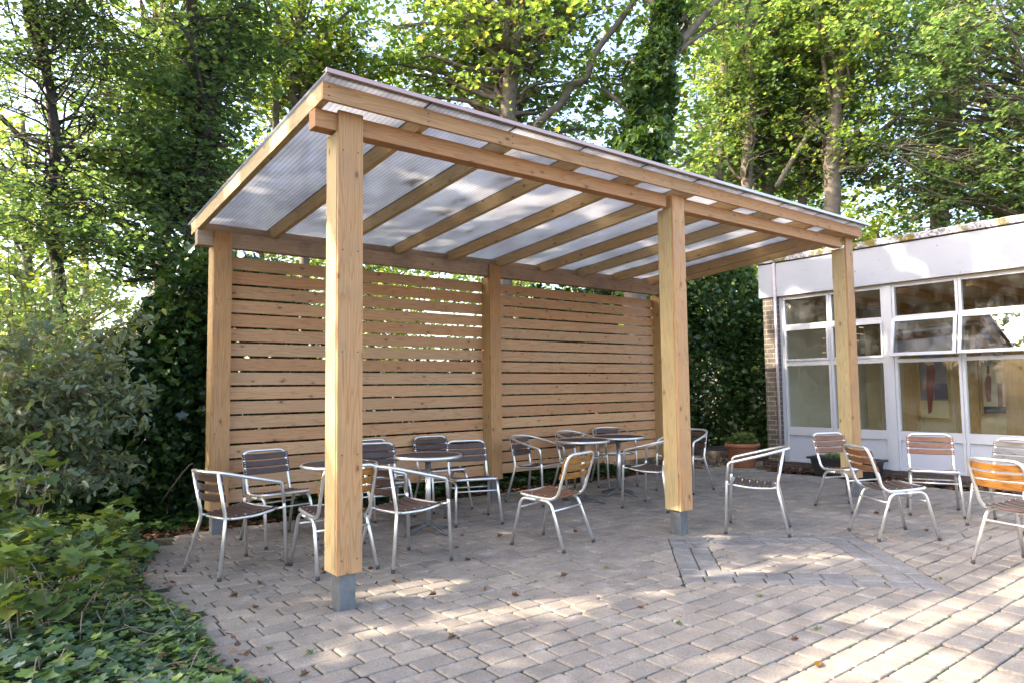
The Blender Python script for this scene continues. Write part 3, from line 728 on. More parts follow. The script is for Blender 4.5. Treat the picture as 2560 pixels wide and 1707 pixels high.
g = MB(); g.lathe([(0.0, 0.004), (0.024, 0.004), (0.0285, 0.085), (0.0265, 0.085), (0.0225, 0.012), (0.0, 0.012)], seg=24)
gg = g.build('drinking_glass', M['glass_cup']); gg.location = (3.83, 1.90, 0.7015); tag(gg, 'empty clear drinking glass standing on a round table', 'glass')

# ------------------------------------------------------------------ building
bl = empty('classroom_building', (0, 0, 0)); tag(bl, 'flat roofed single storey building with white fascia, mossy roof edge and large windows', 'building')
XF = 8.27  # outer face of window frames
YE = -4.6
m_ = MB(); m_.box(8.22, 8.46, 2.035, 2.285, 0.115, 2.68); m_.build('brick_pier', M['brick'], bl)
m_ = MB(); m_.box(8.24, 8.62, YE, 2.40, -0.05, 0.114, 0.004); m_.build('plinth', M['brick_dark'], bl)
m_ = MB(); m_.box(8.197, 8.235, 2.072, 2.336, 2.682, 3.205); m_.box(8.2, 8.235, -1.93, 2.031, 2.682, 3.205); m_.box(8.2, 8.235, YE, -1.936, 2.682, 3.205)
m_.box(8.236, 8.9, 2.30, 2.334, 2.684, 3.2); m_.build('fascia_panel', M['fascia'], bl)
m_ = MB(); m_.box(8.205, 8.55, YE, 2.33, 3.2055, 3.224); m_.build('drip_board', M['bark_dark'], bl)
def rough_edge():
    mb = MB(); ys = np.arange(YE, 2.36, 0.05); vs = []; r = np.random.default_rng(3)
    for yy in ys:
        j = r.normal(0, 0.006, 4); vs += [(8.175 + j[0], yy, 3.226), (8.170 + j[1], yy, 3.30 + j[2]), (8.20, yy, 3.318 + j[3]), (9.4, yy, 3.325)]
    fs = [(i * 4 + k, i * 4 + k + 1, i * 4 + k + 5, i * 4 + k + 4) for i in range(len(ys) - 1) for k in range(3)]
    mb.add(vs, fs); mb.box(8.18, 12.6, YE, 2.355, 3.225, 3.29); return mb
rough_edge().build('roof_edge', M['mossy'], bl)
m_ = MB(); m_.box(8.26, 12.6, YE, 2.25, 2.655, 2.70); m_.build('ceiling', M['inner_wall'], bl)
m_ = MB(); m_.tube([(8.19, 2.052, 3.215), (8.19, 2.052, 0.14)], 0.022, 10); m_.build('drainpipe', M['pink_pipe'], bl)
# window framing
mods = [(1.235, 2.03, False), (0.455, 1.235, False), (-0.475, 0.345, True), (-1.29, -0.475, True), (-2.1, -1.29, True), (-2.9, -2.1, True), (-3.7, -2.9, True), (-4.5, -3.7, True)]
pil = MB(); pil.box(XF - 0.012, 8.36, 0.345, 0.455, 0.115, 2.68, 0.003); pil.build('pillar', M['white'], bl)
pil = MB(); pil.box(XF - 0.006, XF + 0.06, 1.98, 2.03, 0.115, 2.68, 0.003); pil.build('pillar', M['white'], bl)
for k, (ya, yb, vent) in enumerate(mods):
    a = ya + 0.002; b = yb - (0.002 if k else 0.055); fw = 0.036
    fr = MB()
    fr.box(XF, XF + 0.06, a, a + fw, 0.12, 2.66, 0.003); fr.box(XF, XF + 0.06, b - fw, b, 0.12, 2.66, 0.003)
    for z0, z1 in ((0.12, 0.155), (0.53, 0.655), (1.585, 1.635) if vent else (1.59, 1.68), (2.155, 2.225), (2.62, 2.66)):
        fr.box(XF + 0.001, XF + 0.059, a + fw, b - fw, z0, z1, 0.003)
    win = fr.build('window', M['white'], bl)
    lp = MB(); lp.box(XF + 0.025, XF + 0.045, a + fw, b - fw, 0.155, 0.53); lp.build('lower_panel', M['white_panel'], win)
    def pane(z0, z1):
        g = MB(); g.box(XF + 0.03, XF + 0.034, a + fw + 0.001, b - fw - 0.001, z0, z1); return g.build('glass_pane', M['glass'], win)
    pane(0.656, 1.584 if vent else 1.589); pane(2.226, 2.619)
    if not vent:
        iv = MB(); zz = [(1.69, 1.712), (2.13, 2.154)]
        iv.box(XF - 0.012, XF + 0.02, a + 0.022, b - 0.022, 1.665, 1.695, 0.002); iv.box(XF - 0.012, XF + 0.02, a + 0.022, b - 0.022, 2.135, 2.165, 0.002)
        iv.box(XF - 0.012, XF + 0.02, a + 0.022, a + 0.05, 1.6955, 2.1345, 0.002); iv.box(XF - 0.012, XF + 0.02, b - 0.05, b - 0.022, 1.6955, 2.1345, 0.002)
        iv.build('sash', M['white'], win); pane(1.681, 2.154)
    else:
        # top-hung vent pushed open at the bottom
        ang = rad(12.5); ca, sa = math.cos(ang), math.sin(ang)
        H = 0.52; top = 2.178
        def tf(p):  # p: (out, y, down)
            o_, yy, dn = p; return (XF - 0.015 - dn * sa - o_ * ca, yy, top - dn * ca + o_ * sa)
        def tbox(mb, o0, o1, y0, y1, d0, d1):
            vs = [tf((o, yy, d)) for d in (d0, d1) for yy in (y0, y1) for o in (o0, o1)]
            mb.add(vs, [(0, 2, 3, 1), (4, 5, 7, 6), (0, 1, 5, 4), (2, 6, 7, 3), (0, 4, 6, 2), (1, 3, 7, 5)])
        s = MB(); y0, y1 = a + 0.006, b - 0.006; sf = 0.042
        tbox(s, 0, 0.03, y0, y1, 0, sf); tbox(s, 0, 0.03, y0, y1, H - sf, H); tbox(s, 0, 0.03, y0, y0 + sf, sf, H - sf); tbox(s, 0, 0.03, y1 - sf, y1, sf, H - sf)
        s.build('vent_sash', M['white'], win)
        s = MB(); tbox(s, 0.013, 0.017, y0 + sf, y1 - sf, sf, H - sf); s.build('vent_glass', M['glass_vent'], win)
        s = MB(); ym = (y0 + y1) / 2; s.tube([(XF + 0.01, ym, 1.64), (XF - 0.05, ym + 0.03, 1.655), tf((0, ym + 0.06, H - 0.02))], 0.006, 6)
        s.box(XF - 0.018, XF, ym - 0.05, ym + 0.05, 1.636, 1.65); s.build('vent_stay', M['alu_dull'], win)
# inside of the room
m_ = MB(); m_.box(8.34, 12.5, YE, 2.2, -0.02, 0.10); m_.build('floor', M['floor_in'], bl)
m_ = MB(); m_.box(11.2, 11.3, -0.9, 2.2, 0.10, 2.654); m_.build('back_wall', M['inner_wall'], bl)
m_ = MB(); m_.box(8.36, 11.2, 2.10, 2.2, 0.10, 2.654); m_.build('side_wall', M['inner_grey'], bl)
for a, b in ((-0.32, -0.06), (0.30, 0.64), (1.22, 1.44)):
    m_ = MB(); m_.box(11.17, 11.199, a, b, 0.10, 2.654); m_.build('pine_panel', M['inner_wood'], bl)
for yy in (1.75,):
    m_ = MB(); m_.box(11.0, 11.199, yy - 0.01, yy + 0.01, 0.1, 2.654); m_.build('partition', M['inner_grey'], bl)
m_ = MB()
for z in np.arange(0.3, 2.6, 0.17): m_.box(11.185, 11.199, 0.66, 1.20, z, z + 0.15)
m_.build('boarding', M['inner_wall'], bl)
m_ = MB()
for yy in np.arange(-4.2, 2.0, 0.9): m_.box(8.4, 11.19, yy, yy + 0.07, 2.55, 2.654)
m_.build('ceiling_beams', M['inner_wood'], bl)

# posters inside, hung on the wall
def prism_x(mb, poly, x, th=0.002, mi=0): mb.prism(poly, 0, x, x + th, mi)
def pos(u, v, y0, z0, w, h): return (y0 - u * w, z0 + v * h)
def poster(name, loc, w_, h_, shapes, bgc, label, frame='frame_gold', text=None):
    r = empty(name, loc); tag(r, label, 'poster', 'posters seen through the windows')
    x = 0
    f = MB(); t = 0.025
    f.box(-0.03, 0, -t, 0, -t, h_ + t); f.box(-0.03, 0, -w_ - t, -w_, -t, h_ + t); f.box(-0.03, 0, -w_, 0, -t, 0); f.box(-0.03, 0, -w_, 0, h_, h_ + t)
    f.build('frame', M[frame], r)
    s = MB(); s.box(-0.012, -0.002, -w_, 0, 0, h_); pr = s.build('print', simple(name + '_paper', bgc, 0.5), r)
    for i, (colr, pts) in enumerate(shapes):
        q = MB(); prism_x(q, [(-u * w_, v * h_) for u, v in pts], -0.0145 - 0.0004 * i, 0.002); q.build('printed_shape', simple('ink_%d' % i, colr, 0.5), pr)
    if text:
        cu = bpy.data.curves.new('lettering', 'FONT'); cu.body = text; cu.size = 0.155; cu.align_x = 'CENTER'; cu.extrude = 0.001
        to = bpy.data.objects.new('tmp', cu); col.objects.link(to); dg = bpy.context.evaluated_depsgraph_get(); me = bpy.data.meshes.new_from_object(to.evaluated_get(dg))
        bpy.data.objects.remove(to)
        o = link_mesh('lettering', me, M['black'], pr); o.rotation_euler = (rad(90), 0, rad(-90)); o.location = (-0.017, -w_ / 2, h_ * 0.80); o.scale = (0.36, 0.72, 1)
    return r
poster('poster', (11.14, 1.19, 0.72), 0.46, 1.10, [((0.10, 0.09, 0.16), [(0.55, 0.28), (1, 0.28), (1, 0.52), (0.55, 0.52)]), ((0.55, 0.48, 0.32), [(0.0, 0), (1, 0), (1, 0.26), (0.0, 0.26)]),
    ((0.22, 0.05, 0.035), [(0.30, 0.05), (0.42, 0.08), (0.62, 0.72), (0.50, 0.84), (0.32, 0.80), (0.28, 0.45)]), ((0.62, 0.55, 0.36), [(0.20, 0.86), (0.38, 0.80), (0.60, 0.82), (0.42, 0.94)]), ((0.5, 0.30, 0.26), [(0.14, 0.40), (0.26, 0.46), (0.28, 0.62), (0.16, 0.56)])], (0.20, 0.20, 0.24),
    'framed poster with a tall red shape, seen through the left large window')
poster('poster', (11.14, 0.25, 0.80), 0.33, 0.97, [((0.05, 0.05, 0.07), [(0, 0), (1, 0), (1, 0.12), (0, 0.12)]), ((0.20, 0.07, 0.05), [(0.22, 0.2), (0.40, 0.2), (0.46, 0.6), (0.30, 0.66), (0.16, 0.5)]), ((0.06, 0.05, 0.06), [(0.28, 0.66), (0.40, 0.66), (0.40, 0.78), (0.30, 0.80)]),
    ((0.16, 0.07, 0.05), [(0.66, 0.1), (0.86, 0.12), (0.90, 0.5), (0.70, 0.5)])], (0.50, 0.45, 0.34), 'framed poster lettered S RAPHAEL, seen through the right large window', 'inner_wood', 'S RAPHAEL')

# ------------------------------------------------------------------ leaves
def tmpl(kind):
    if kind == 'maple':
        half = [(0, 0), (0.02, 0.16), (-0.06, 0.36), (0.16, 0.30), (0.30, 0.55), (0.42, 0.30), (0.62, 0.34), (0.72, 0.14), (1.0, 0.0)]
    elif kind == 'ivy':
        half = [(0, 0), (-0.14, 0.20), (-0.02, 0.46), (0.26, 0.34), (0.42, 0.52), (0.55, 0.24), (0.95, 0.0)]
    elif kind == 'oval':
        half = [(0, 0), (0.25, 0.20), (0.6, 0.19), (1.0, 0.0)]
    else:
        half = [(0, 0), (0.15, 0.34), (0.55, 0.38), (1.0, 0.0)]
    k = len(half); v = [(x - 0.4, y_, 0.22 * abs(y_) + 0.12 * (x - 0.4) ** 2 * -1) for x, y_ in half]
    inner = half[1:-1]; v += [(x - 0.4, -y_, 0.22 * abs(y_) - 0.12 * (x - 0.4) ** 2) for x, y_ in inner]
    f1 = list(range(k))[::-1]; f2 = [0] + list(range(k, k + len(inner))) + [k - 1]
    return np.array(v), [f1, f2]
def leaves(name, C, size, kind, mat, parent=None, up=0.55, seed=0, out=None):
    """one mesh of leaf blades at the points C; 'out' points leaves outward, 'up' lifts their faces"""
    r = np.random.default_rng(seed + 11); n = len(C)
    if n == 0: return None
    tv, tf = tmpl(kind); k = len(tv)
    nn = r.normal(0, 1, (n, 3)); nn /= np.linalg.norm(nn, axis=1)[:, None]
    nn = nn * (1 - up) + np.array([0, 0, up])
    if out is not None: nn = nn + out
    nn /= np.linalg.norm(nn, axis=1)[:, None]
    a = r.normal(0, 1, (n, 3)); a[:, 2] -= 0.5; a -= nn * np.sum(a * nn, axis=1)[:, None]; a /= np.linalg.norm(a, axis=1)[:, None]
    b = np.cross(nn, a)
    s = size * r.uniform(0.55, 1.25, n)
    P = C[:, None, :] + s[:, None, None] * (tv[None, :, 0:1] * a[:, None, :] + tv[None, :, 1:2] * b[:, None, :] + tv[None, :, 2:3] * nn[:, None, :])
    P = P.reshape(-1, 3)
    me = bpy.data.meshes.new(name); me.vertices.add(n * k); me.vertices.foreach_set('co', P.astype(np.float32).ravel())
    ll = np.concatenate([np.array(f) for f in tf]); idx = (np.arange(n)[:, None] * k + ll[None, :]).ravel()
    lens = np.tile(np.array([len(f) for f in tf]), n); starts = np.concatenate([[0], np.cumsum(lens)[:-1]])
    me.loops.add(len(idx)); me.loops.foreach_set('vertex_index', idx.astype(np.int32))
    me.polygons.add(len(lens)); me.polygons.foreach_set('loop_start', starts.astype(np.int32)); me.polygons.foreach_set('loop_total', lens.astype(np.int32))
    me.update(calc_edges=True)
    return link_mesh(name, me, mat, parent)
# smooth value noise used to open gaps in the canopy
_G = np.random.default_rng(5).random((64, 64))
def vnoise(x, y_):
    xi = np.floor(x).astype(int); yi = np.floor(y_).astype(int); fx = x - xi; fy = y_ - yi
    fx = fx * fx * (3 - 2 * fx); fy = fy * fy * (3 - 2 * fy)
    g = lambda i, j: _G[i % 64, j % 64]
    return (g(xi, yi) * (1 - fx) + g(xi + 1, yi) * fx) * (1 - fy) + (g(xi, yi + 1) * (1 - fx) + g(xi + 1, yi + 1) * fx) * fy
def gaps_keep(C, seed=0):
    """gaps in the canopy, given as where their light reaches the ground"""
    t = C[:, 2] / SUN.z; gx = C[:, 0] - SUN.x * t; gy = C[:, 1] - SUN.y * t
    n1 = 0.6 * vnoise(gx * 1.6 + 3.3, gy * 3.0 + 1.7) + 0.4 * vnoise(gx * 4.1 + 9, gy * 7.0 + 4)
    thr = np.full(len(C), 0.20)                                            # mostly closed
    n2 = 0.5 * vnoise(gx * 0.8 + 13.3, gy * 1.5 + 7.7) + 0.5 * vnoise(gx * 2.3 + 1, gy * 3.7 + 2)
    fg = (gy < -1.95 - 0.10 * np.sin(gx * 2.0)) & (gx > 0.6) & (gx < 6.8); thr = np.where(fg, 0.66, thr)   # sunny foreground
    thr = np.where(fg & (n2 < 0.40), 0.33, thr)
    rf = (gx > 3.4) & (gy > -1.95) & (gx < 10.8); thr = np.where(rf, 0.47, thr)      # light reaching the roof and posts
    fa = (gx > 10.8) & (gx < 13.2) & (gy > -4.6) & (gy < 1.2); n3 = 0.65 * vnoise(gx * 1.7 + 5, gy * 2.3 + 8) + 0.35 * vnoise(gx * 4.5 + 2, gy * 5.5 + 6); n1 = np.where(fa, n3, n1); thr = np.where(fa, 0.49, thr)   # fascia of the building
    lf = (gx < 3.4) & (gx > -0.4) & (gy > -1.9) & (gy < 0.4); thr = np.where(lf, 0.42, thr)
    return n1 > thr
def spline(pts, k=6):
    P = [Vector(p) for p in pts]; o = []
    for i in range(len(P) - 1):
        p0 = P[max(i - 1, 0)]; p1 = P[i]; p2 = P[i + 1]; p3 = P[min(i + 2, len(P) - 1)]
        for j in range(k):
            t = j / k; o.append(0.5 * ((2 * p1) + (-p0 + p2) * t + (2 * p0 - 5 * p1 + 4 * p2 - p3) * t * t + (-p0 + 3 * p1 - 3 * p2 + p3) * t ** 3))
    o.append(P[-1]); return o
def tree(name, label, cat, trunk, r0, r1, crown, n_limb, n_leaf, lsize, kind, lmat, bmat, seed, group=None, spread=0.34, extra=None, twigs=True, prune=True, up=0.58, flat=0.5, limb_k=1.0, dens=0.205):
    """trunk: list of points; crown: list of ellipsoids (cx,cy,cz,rx,ry,rz); limbs run from the trunk into the crown and carry the leaves"""
    n_leaf = int(n_leaf * dens); rnd = random.Random(seed); r = np.random.default_rng(seed)
    base = Vector(trunk[0]); root = empty(name, base); tag(root, label, cat, group)
    path = spline([Vector(p) - base for p in trunk], 6); n = len(path)
    path = [p + Vector((rnd.gauss(0, 0.012), rnd.gauss(0, 0.012), 0)) for p in path]
    mb = MB(); mb.tube(path, [r0 * (1 - i / (n - 1)) + r1 * i / (n - 1) + (0.35 * r0 if i == 0 else 0) for i in range(n)], 10)
    for e in (extra or []):
        q = spline([Vector(p) - base for p in e[0]], 6); mb.tube(q, [e[1] * (1 - i / (len(q) - 1)) + e[2] * i / (len(q) - 1) for i in range(len(q))], 8)
    lb = MB(); C = []
    vols = [c[3] * c[4] * c[5] for c in crown]; tot = sum(vols)
    for i in range(n_limb):
        c = rnd.choices(crown, vols)[0]
        while True:
            q = Vector((rnd.uniform(-1, 1), rnd.uniform(-1, 1), rnd.uniform(-1, 1)))
            if q.length < 1: break
        q = q * (0.55 + 0.45 * rnd.random()) if q.length > 0.5 else q
        tgt = Vector((c[0] + q.x * c[3], c[1] + q.y * c[4], c[2] + q.z * c[5])) - base
        # leave the trunk below the target
        cand = [k for k, p in enumerate(path) if p.z < tgt.z - 0.25 * (tgt - p).length * 0.8 and k > n * 0.12] or [max(1, n // 2)]
        k = cand[-1] if rnd.random() < 0.5 else rnd.choice(cand[-max(2, len(cand) // 2):])
        s = path[k]; rr = max(r0 * (1 - k / n) + r1 * k / n, 0.02) * 0.35; rr = min(rr, 0.06) * limb_k
        mid = s.lerp(tgt, 0.5) + Vector((rnd.gauss(0, 0.18), rnd.gauss(0, 0.18), rnd.uniform(0.0, 0.25) * (tgt - s).length * 0.5))
        lp = [s, s.lerp(mid, 0.5) + Vector((rnd.gauss(0, .08), rnd.gauss(0, .08), rnd.gauss(0, .08))), mid, mid.lerp(tgt, 0.5) + Vector((rnd.gauss(0, .12), rnd.gauss(0, .12), rnd.gauss(0, .08))), tgt]
        sp = spline(lp, 3)
        lb.tube(sp, [rr * (1 - j / (len(sp) - 1)) + 0.006 for j in range(len(sp))], 5, cap=False)
        m = int(n_leaf * 0.2) // n_limb; pts = []
        for tw in range(7):
            t0 = rnd.uniform(0.35, 1.0); p0 = lp[2].lerp(tgt, (t0 - 0.35) / 0.65)
            dirn = Vector((rnd.gauss(0, 1), rnd.gauss(0, 1), rnd.gauss(0, 0.45))).normalized() * rnd.uniform(0.4, 1.2) * spread * 2
            if twigs: lb.tube([p0, p0 + dirn * 0.5 + Vector((0, 0, 0.04)), p0 + dirn], [0.007, 0.005, 0.003], 4, cap=False)
            mm = m // 7; tt = r.uniform(-0.2, 1.3, mm)[:, None]
            pts.append(np.array(p0)[None, :] + tt * np.array(dirn)[None, :] + r.normal(0, 1, (mm, 3)) * np.array([spread * .55, spread * .55, spread * flat * .55]))
        C.append(np.concatenate(pts))
    # flat sprays of leaves spread evenly through the crown
    ns = int(n_leaf * 0.8 / 15); cs = []
    for c, v in zip(crown, vols):
        k = int(ns * v / tot * 1.2); q = r.normal(0, 1, (k, 3)); q /= np.linalg.norm(q, axis=1)[:, None]; q *= (r.random(k) ** (1 / 2.4))[:, None]
        P = np.array(c[:3]) + q * np.array(c[3:6]); d3 = vnoise(P[:, 0] * 0.9 + 40, P[:, 2] * 1.3 + P[:, 1] * .7 + 40); cs.append(P[d3 > 0.27])
    cs = np.concatenate(cs)[:] - np.array(base); az = r.uniform(0, 2 * math.pi, len(cs)); dl = r.uniform(0.25, 0.6, len(cs))
    D3 = np.stack([np.cos(az) * dl, np.sin(az) * dl, r.normal(-0.02, 0.13, len(cs))], 1)
    t_ = r.uniform(-0.5, 0.5, (len(cs), 15, 1)); C.append((cs[:, None, :] + D3[:, None, :] * t_ + r.normal(0, 1, (len(cs), 15, 3)) * np.array([.085, .085, .055])).reshape(-1, 3))
    if twigs:
        for i in range(0, len(cs), 3):
            a = Vector(cs[i] - D3[i] * 0.9); b = Vector(cs[i] + D3[i] * 0.5); lb.tube([a, (a + b) / 2 + Vector((0, 0, 0.03)), b], [0.009, 0.006, 0.003], 4, cap=False)
    mb.build('trunk', bmat, root)
    lb.build('limbs', bmat, root)
    C = np.concatenate(C)
    if prune:
        W = C + np.array(base); C = C[gaps_keep(W)]
    leaves('crown', C, lsize, kind, lmat, root, up, seed)
    return root
def blob_points(r, n, boxes, shell=0.0):
    out = []
    vol = [b[3] * b[4] * b[5] for b in boxes]; tot = sum(vol)
    for b, v in zip(boxes, vol):
        m = int(n * v / tot); q = r.normal(0, 1, (m, 3)); q /= np.linalg.norm(q, axis=1)[:, None]
        rad_ = (shell + (1 - shell) * r.random(m)) ** (1 / 3 if shell == 0 else 0.5)
        out.append(np.array(b[:3])[None, :] + q * rad_[:, None] * np.array(b[3:6])[None, :])
    return np.concatenate(out)

T0 = 'mature trees behind the pergola'
def dep(px, py, D):
    return CAM + (_f + _r * ((px - 1280) / 1718.65) - _u * ((py - 853.5) / 1718.65)) * D
def trunk_d(D, pix):
    p = [dep(a, b, D) for a, b in pix]
    return [(p[0].x, p[0].y, -0.1)] + [tuple(q) for q in p]
def cr(*L_):
    out = []
    for px, py, D, rx, ry, rd in L_:
        c = dep(px, py, D); out.append((c.x, c.y, c.z, rx / 1718 * D, rx / 1718 * D * 0.5 + rd, ry / 1718 * D))
    return out
def lim(D, pix, a, b): return ([dep(x, y_, D) for x, y_ in pix], a, b)

D = 12.5
tree('maple_tree', 'maple with a pale straight trunk rising above the middle of the pergola roof', 'tree', trunk_d(D, [(1255, 620), (1265, 330), (1283, 150), (1296, 20), (1290, -260), (1300, -500)]), 0.19, 0.09,
     cr((1330, 60, 13, 330, 260, .4), (1080, 150, 14, 260, 240, .4), (1430, 330, 13.5, 200, 130, .3), (1150, -250, 13, 300, 160, .5)), 120, 95000, 0.108, 'maple', M['l_maple'], M['bark'], 21, T0,
     extra=[lim(D, [(1262, 420), (1345, 310), (1400, 262), (1430, 215), (1465, 195), (1490, 130), (1560, 40), (1640, -80)], 0.085, 0.05), lim(D, [(1296, 60), (1250, 0), (1190, -80)], 0.07, 0.04), lim(13, [(1290, 300), (1330, 230), (1420, 210), (1460, 170)], 0.03, 0.02)], spread=0.42)
D = 12.0
ivp = [(1590, 700), (1600, 420), (1640, 200), (1668, 60), (1700, -120), (1760, -330)]
iv = tree('ivy_clad_tree', 'leaning tree trunk thickly wrapped in dark ivy, above the middle front post', 'tree', trunk_d(D, ivp), 0.22, 0.10,
     cr((1720, 0, 13, 200, 180, .4), (1540, -150, 13, 260, 150, .4), (1560, 230, 13.5, 170, 190, .3), (1720, 330, 13.5, 120, 140, .3)), 50, 38000, 0.108, 'maple', M['l_maple'], M['bark'], 33, T0, extra=[lim(D + .1, [(1640, 260), (1690, 130), (1760, 40), (1850, -60)], 0.08, 0.05)])
r_ = np.random.default_rng(4); pts = []
ctrl = [dep(1585, 560, D - .2), dep(1595, 430, D - .2), dep(1605, 330, D), dep(1632, 220, D), dep(1652, 120, D), dep(1664, 30, D), dep(1695, -100, D)]
rd = [0.66, 0.58, 0.44, 0.35, 0.28, 0.22, 0.15]
for i in range(len(ctrl) - 1):
    m = 5200; t = r_.random(m)[:, None]; c0 = np.array(ctrl[i]); c1 = np.array(ctrl[i + 1])
    q = r_.normal(0, 1, (m, 3)); q /= np.linalg.norm(q, axis=1)[:, None]
    lump = 0.45 + 1.0 * vnoise(q[:, 0] * 2.2 + i * 3 + 20, q[:, 2] * 2.2 + t[:, 0] * 3 + 20)
    R_ = (rd[i] * (1 - t) + rd[i + 1] * t) * lump[:, None]
    pts.append(c0 * (1 - t) + c1 * t + q * R_ * (0.72 + 0.28 * r_.random(m))[:, None])
pts = np.concatenate(pts); leaves('ivy', pts - np.array(iv.location), 0.12, 'ivy', M['l_ivy_tree'], iv, 0.4, 5)

right = [((1790, 600), (1800, 380), (1812, 250), (1800, 60), (1790, -150), 16.5, 0.14, 'slim maple trunk just right of the ivy-clad tree', 41),
         ((1865, 620), (1868, 400), (1880, 240), (1870, 60), (1880, -200), 16.2, 0.17, 'maple with a pale mottled trunk above the fascia, left of a forked pair', 42),
         ((1930, 640), (1920, 430), (1920, 250), (1935, 60), (1940, -200), 16.8, 0.15, 'maple with a dark forked trunk above the right half of the roof', 43),
         ((2010, 620), (2006, 480), (2012, 330), (2030, 160), (2060, -120), 16.5, 0.12, 'thin pale maple trunk between two thicker ones near the right roof end', 44),
         ((2078, 660), (2080, 500), (2082, 330), (2100, 180), (2150, -100), 15.5, 0.21, 'thick pale maple trunk right above the right end of the roof', 45),
         ((2350, 640), (2352, 460), (2362, 330), (2400, 200), (2440, -60), 17.5, 0.25, 'maple with a knobbly trunk rising behind the mossy roof edge', 46)]
for a, b, c, d, e, D, r0, lab, sd_ in right:
    ex = []
    if sd_ == 42: ex = [lim(D - .6, [(1940, 470), (2000, 370), (2050, 300), (2120, 240), (2190, 190), (2230, 90)], 0.06, 0.025)]
    if sd_ == 45: ex = [lim(D, [(2085, 400), (2130, 350), (2185, 230), (2250, 90)], 0.085, 0.035), lim(D, [(2090, 430), (2160, 360), (2280, 270), (2400, 190)], 0.06, 0.03)]
    if sd_ == 46: ex = [lim(D, [(2362, 400), (2440, 320), (2500, 230), (2560, 150)], 0.10, 0.05), lim(D, [(2360, 300), (2390, 220), (2400, 130)], 0.08, 0.04)]
    if sd_ == 43: ex = [lim(D, [(1925, 280), (1890, 200), (1860, 100), (1850, 0)], 0.06, 0.03)]
    if sd_ == 41: ex = [lim(D, [(1800, 400), (1740, 300), (1700, 250)], 0.06, 0.03)]
    px = b[0]
    tree('maple_tree', lab, 'tree', trunk_d(D, [a, b, c, d, e]), r0, r0 * 0.6, cr((px + 20, 60, D + .4, 260, 260, .5), (px + 10, 360, D + .8, 230, 170, .4), (px, -180, D, 260, 140, .4)), 75, 74000, 0.105, 'maple', M['l_maple'] if sd_ % 2 else M['l_green'], M['bark'], sd_, T0, extra=ex, prune=False, spread=0.42)
tree('maple_tree', 'broad dense maple canopy hanging over the mossy roof edge at the right', 'tree', trunk_d(15, [(2700, 800), (2690, 500), (2680, 200), (2650, -100)]), 0.25, 0.12,
     cr((2420, 130, 14, 230, 220, .3), (2620, 300, 14, 230, 240, .3), (2300, 430, 15.5, 330, 90, .1), (2230, 60, 14.5, 200, 160, .3), (2520, -120, 13, 250, 160, .4), (2520, 470, 15.5, 260, 110, .3), (2260, 330, 16, 240, 200, .4), (2420, 560, 16, 300, 60, .3)), 150, 100000, 0.108, 'maple', M['l_green'], M['bark'], 47, T0, prune=False, spread=0.45)
D = 12.5
tree('maple_tree', 'backlit maple with two thin trunks above the top left corner of the roof', 'tree', trunk_d(D, [(760, 420), (752, 300), (725, 200), (748, 60), (790, -100), (800, -300)]), 0.10, 0.05,
     cr((800, 90, 13, 200, 230, .3), (650, 200, 13, 170, 180, .3), (900, 230, 14, 170, 130, .3), (780, -220, 13, 250, 140, .4)), 80, 78000, 0.102, 'maple', M['l_maple'], M['bark'], 51, T0, extra=[lim(D, [(690, 330), (690, 200), (700, 80), (640, -60)], 0.07, 0.04), lim(D, [(752, 250), (800, 110), (880, 20)], 0.04, 0.025)], spread=0.42)
D = 9.4
dk = tree('ivy_tree', 'dark trunk smothered in ivy and bare twigs beside the left back post', 'tree', trunk_d(D, [(500, 900), (505, 700), (480, 520), (500, 400), (520, 250), (480, 60), (470, -200)]), 0.14, 0.06,
     cr((470, 250, 9.4, 170, 200, .2), (330, 420, 9, 190, 150, .2), (560, 90, 10, 170, 170, .2), (520, 480, 9.6, 130, 120, .1), (350, 620, 8.6, 170, 100, .1)), 100, 78000, 0.080, 'maple', M['l_green'], M['bark_dark'], 52, T0, prune=False, spread=0.3)
c0 = np.array(dk.location)
q = blob_points(np.random.default_rng(8), 8000, [(c0[0], c0[1] - .3, 1.2, 0.42, 0.4, 1.3), (c0[0], c0[1] - .2, 2.5, 0.32, 0.35, 1.0), (c0[0] + .6, c0[1], 2.7, 0.9, 0.4, 0.4)], 0.5)
leaves('ivy', q - c0, 0.09, 'ivy', M['l_ivy'], dk, 0.35, 9)
D = 8.6
tree('small_leaved_tree', 'tall fine leaved tree filling the upper left corner, sky showing through', 'tree', trunk_d(D, [(150, 760), (130, 560), (140, 380), (115, 160), (80, 0), (60, -200)]), 0.085, 0.04,
     cr((150, 130, 8.6, 230, 210, .2), (60, 330, 8.4, 170, 170, .2), (230, 330, 8.8, 170, 130, .2), (150, 520, 8.4, 230, 120, .2), (100, -150, 8.6, 260, 130, .4)), 90, 110000, 0.060, 'hex', M['l_green'], M['bark_dark'], 53, T0, spread=0.24, limb_k=0.5,
     extra=[lim(D, [(135, 400), (110, 360), (50, 340), (0, 290)], 0.04, 0.03), lim(D, [(115, 350), (160, 365), (260, 375), (340, 370)], 0.035, 0.015), lim(D, [(115, 180), (70, 60), (60, -60)], 0.05, 0.03)])
D = 11
tree('green_tree', 'mid green leafy tree left of the roof, between the corner tree and the backlit maple', 'tree', trunk_d(D, [(400, 800), (410, 500), (420, 250), (410, 0), (400, -250)]), 0.12, 0.05,
     cr((400, 60, 11, 210, 230, .3), (250, 220, 11.5, 190, 190, .3), (600, 380, 11, 130, 110, .2), (420, 430, 11, 200, 130, .2), (400, -180, 11, 260, 130, .4)), 90, 74000, 0.090, 'maple', M['l_green'], M['bark'], 54, T0, spread=0.36)
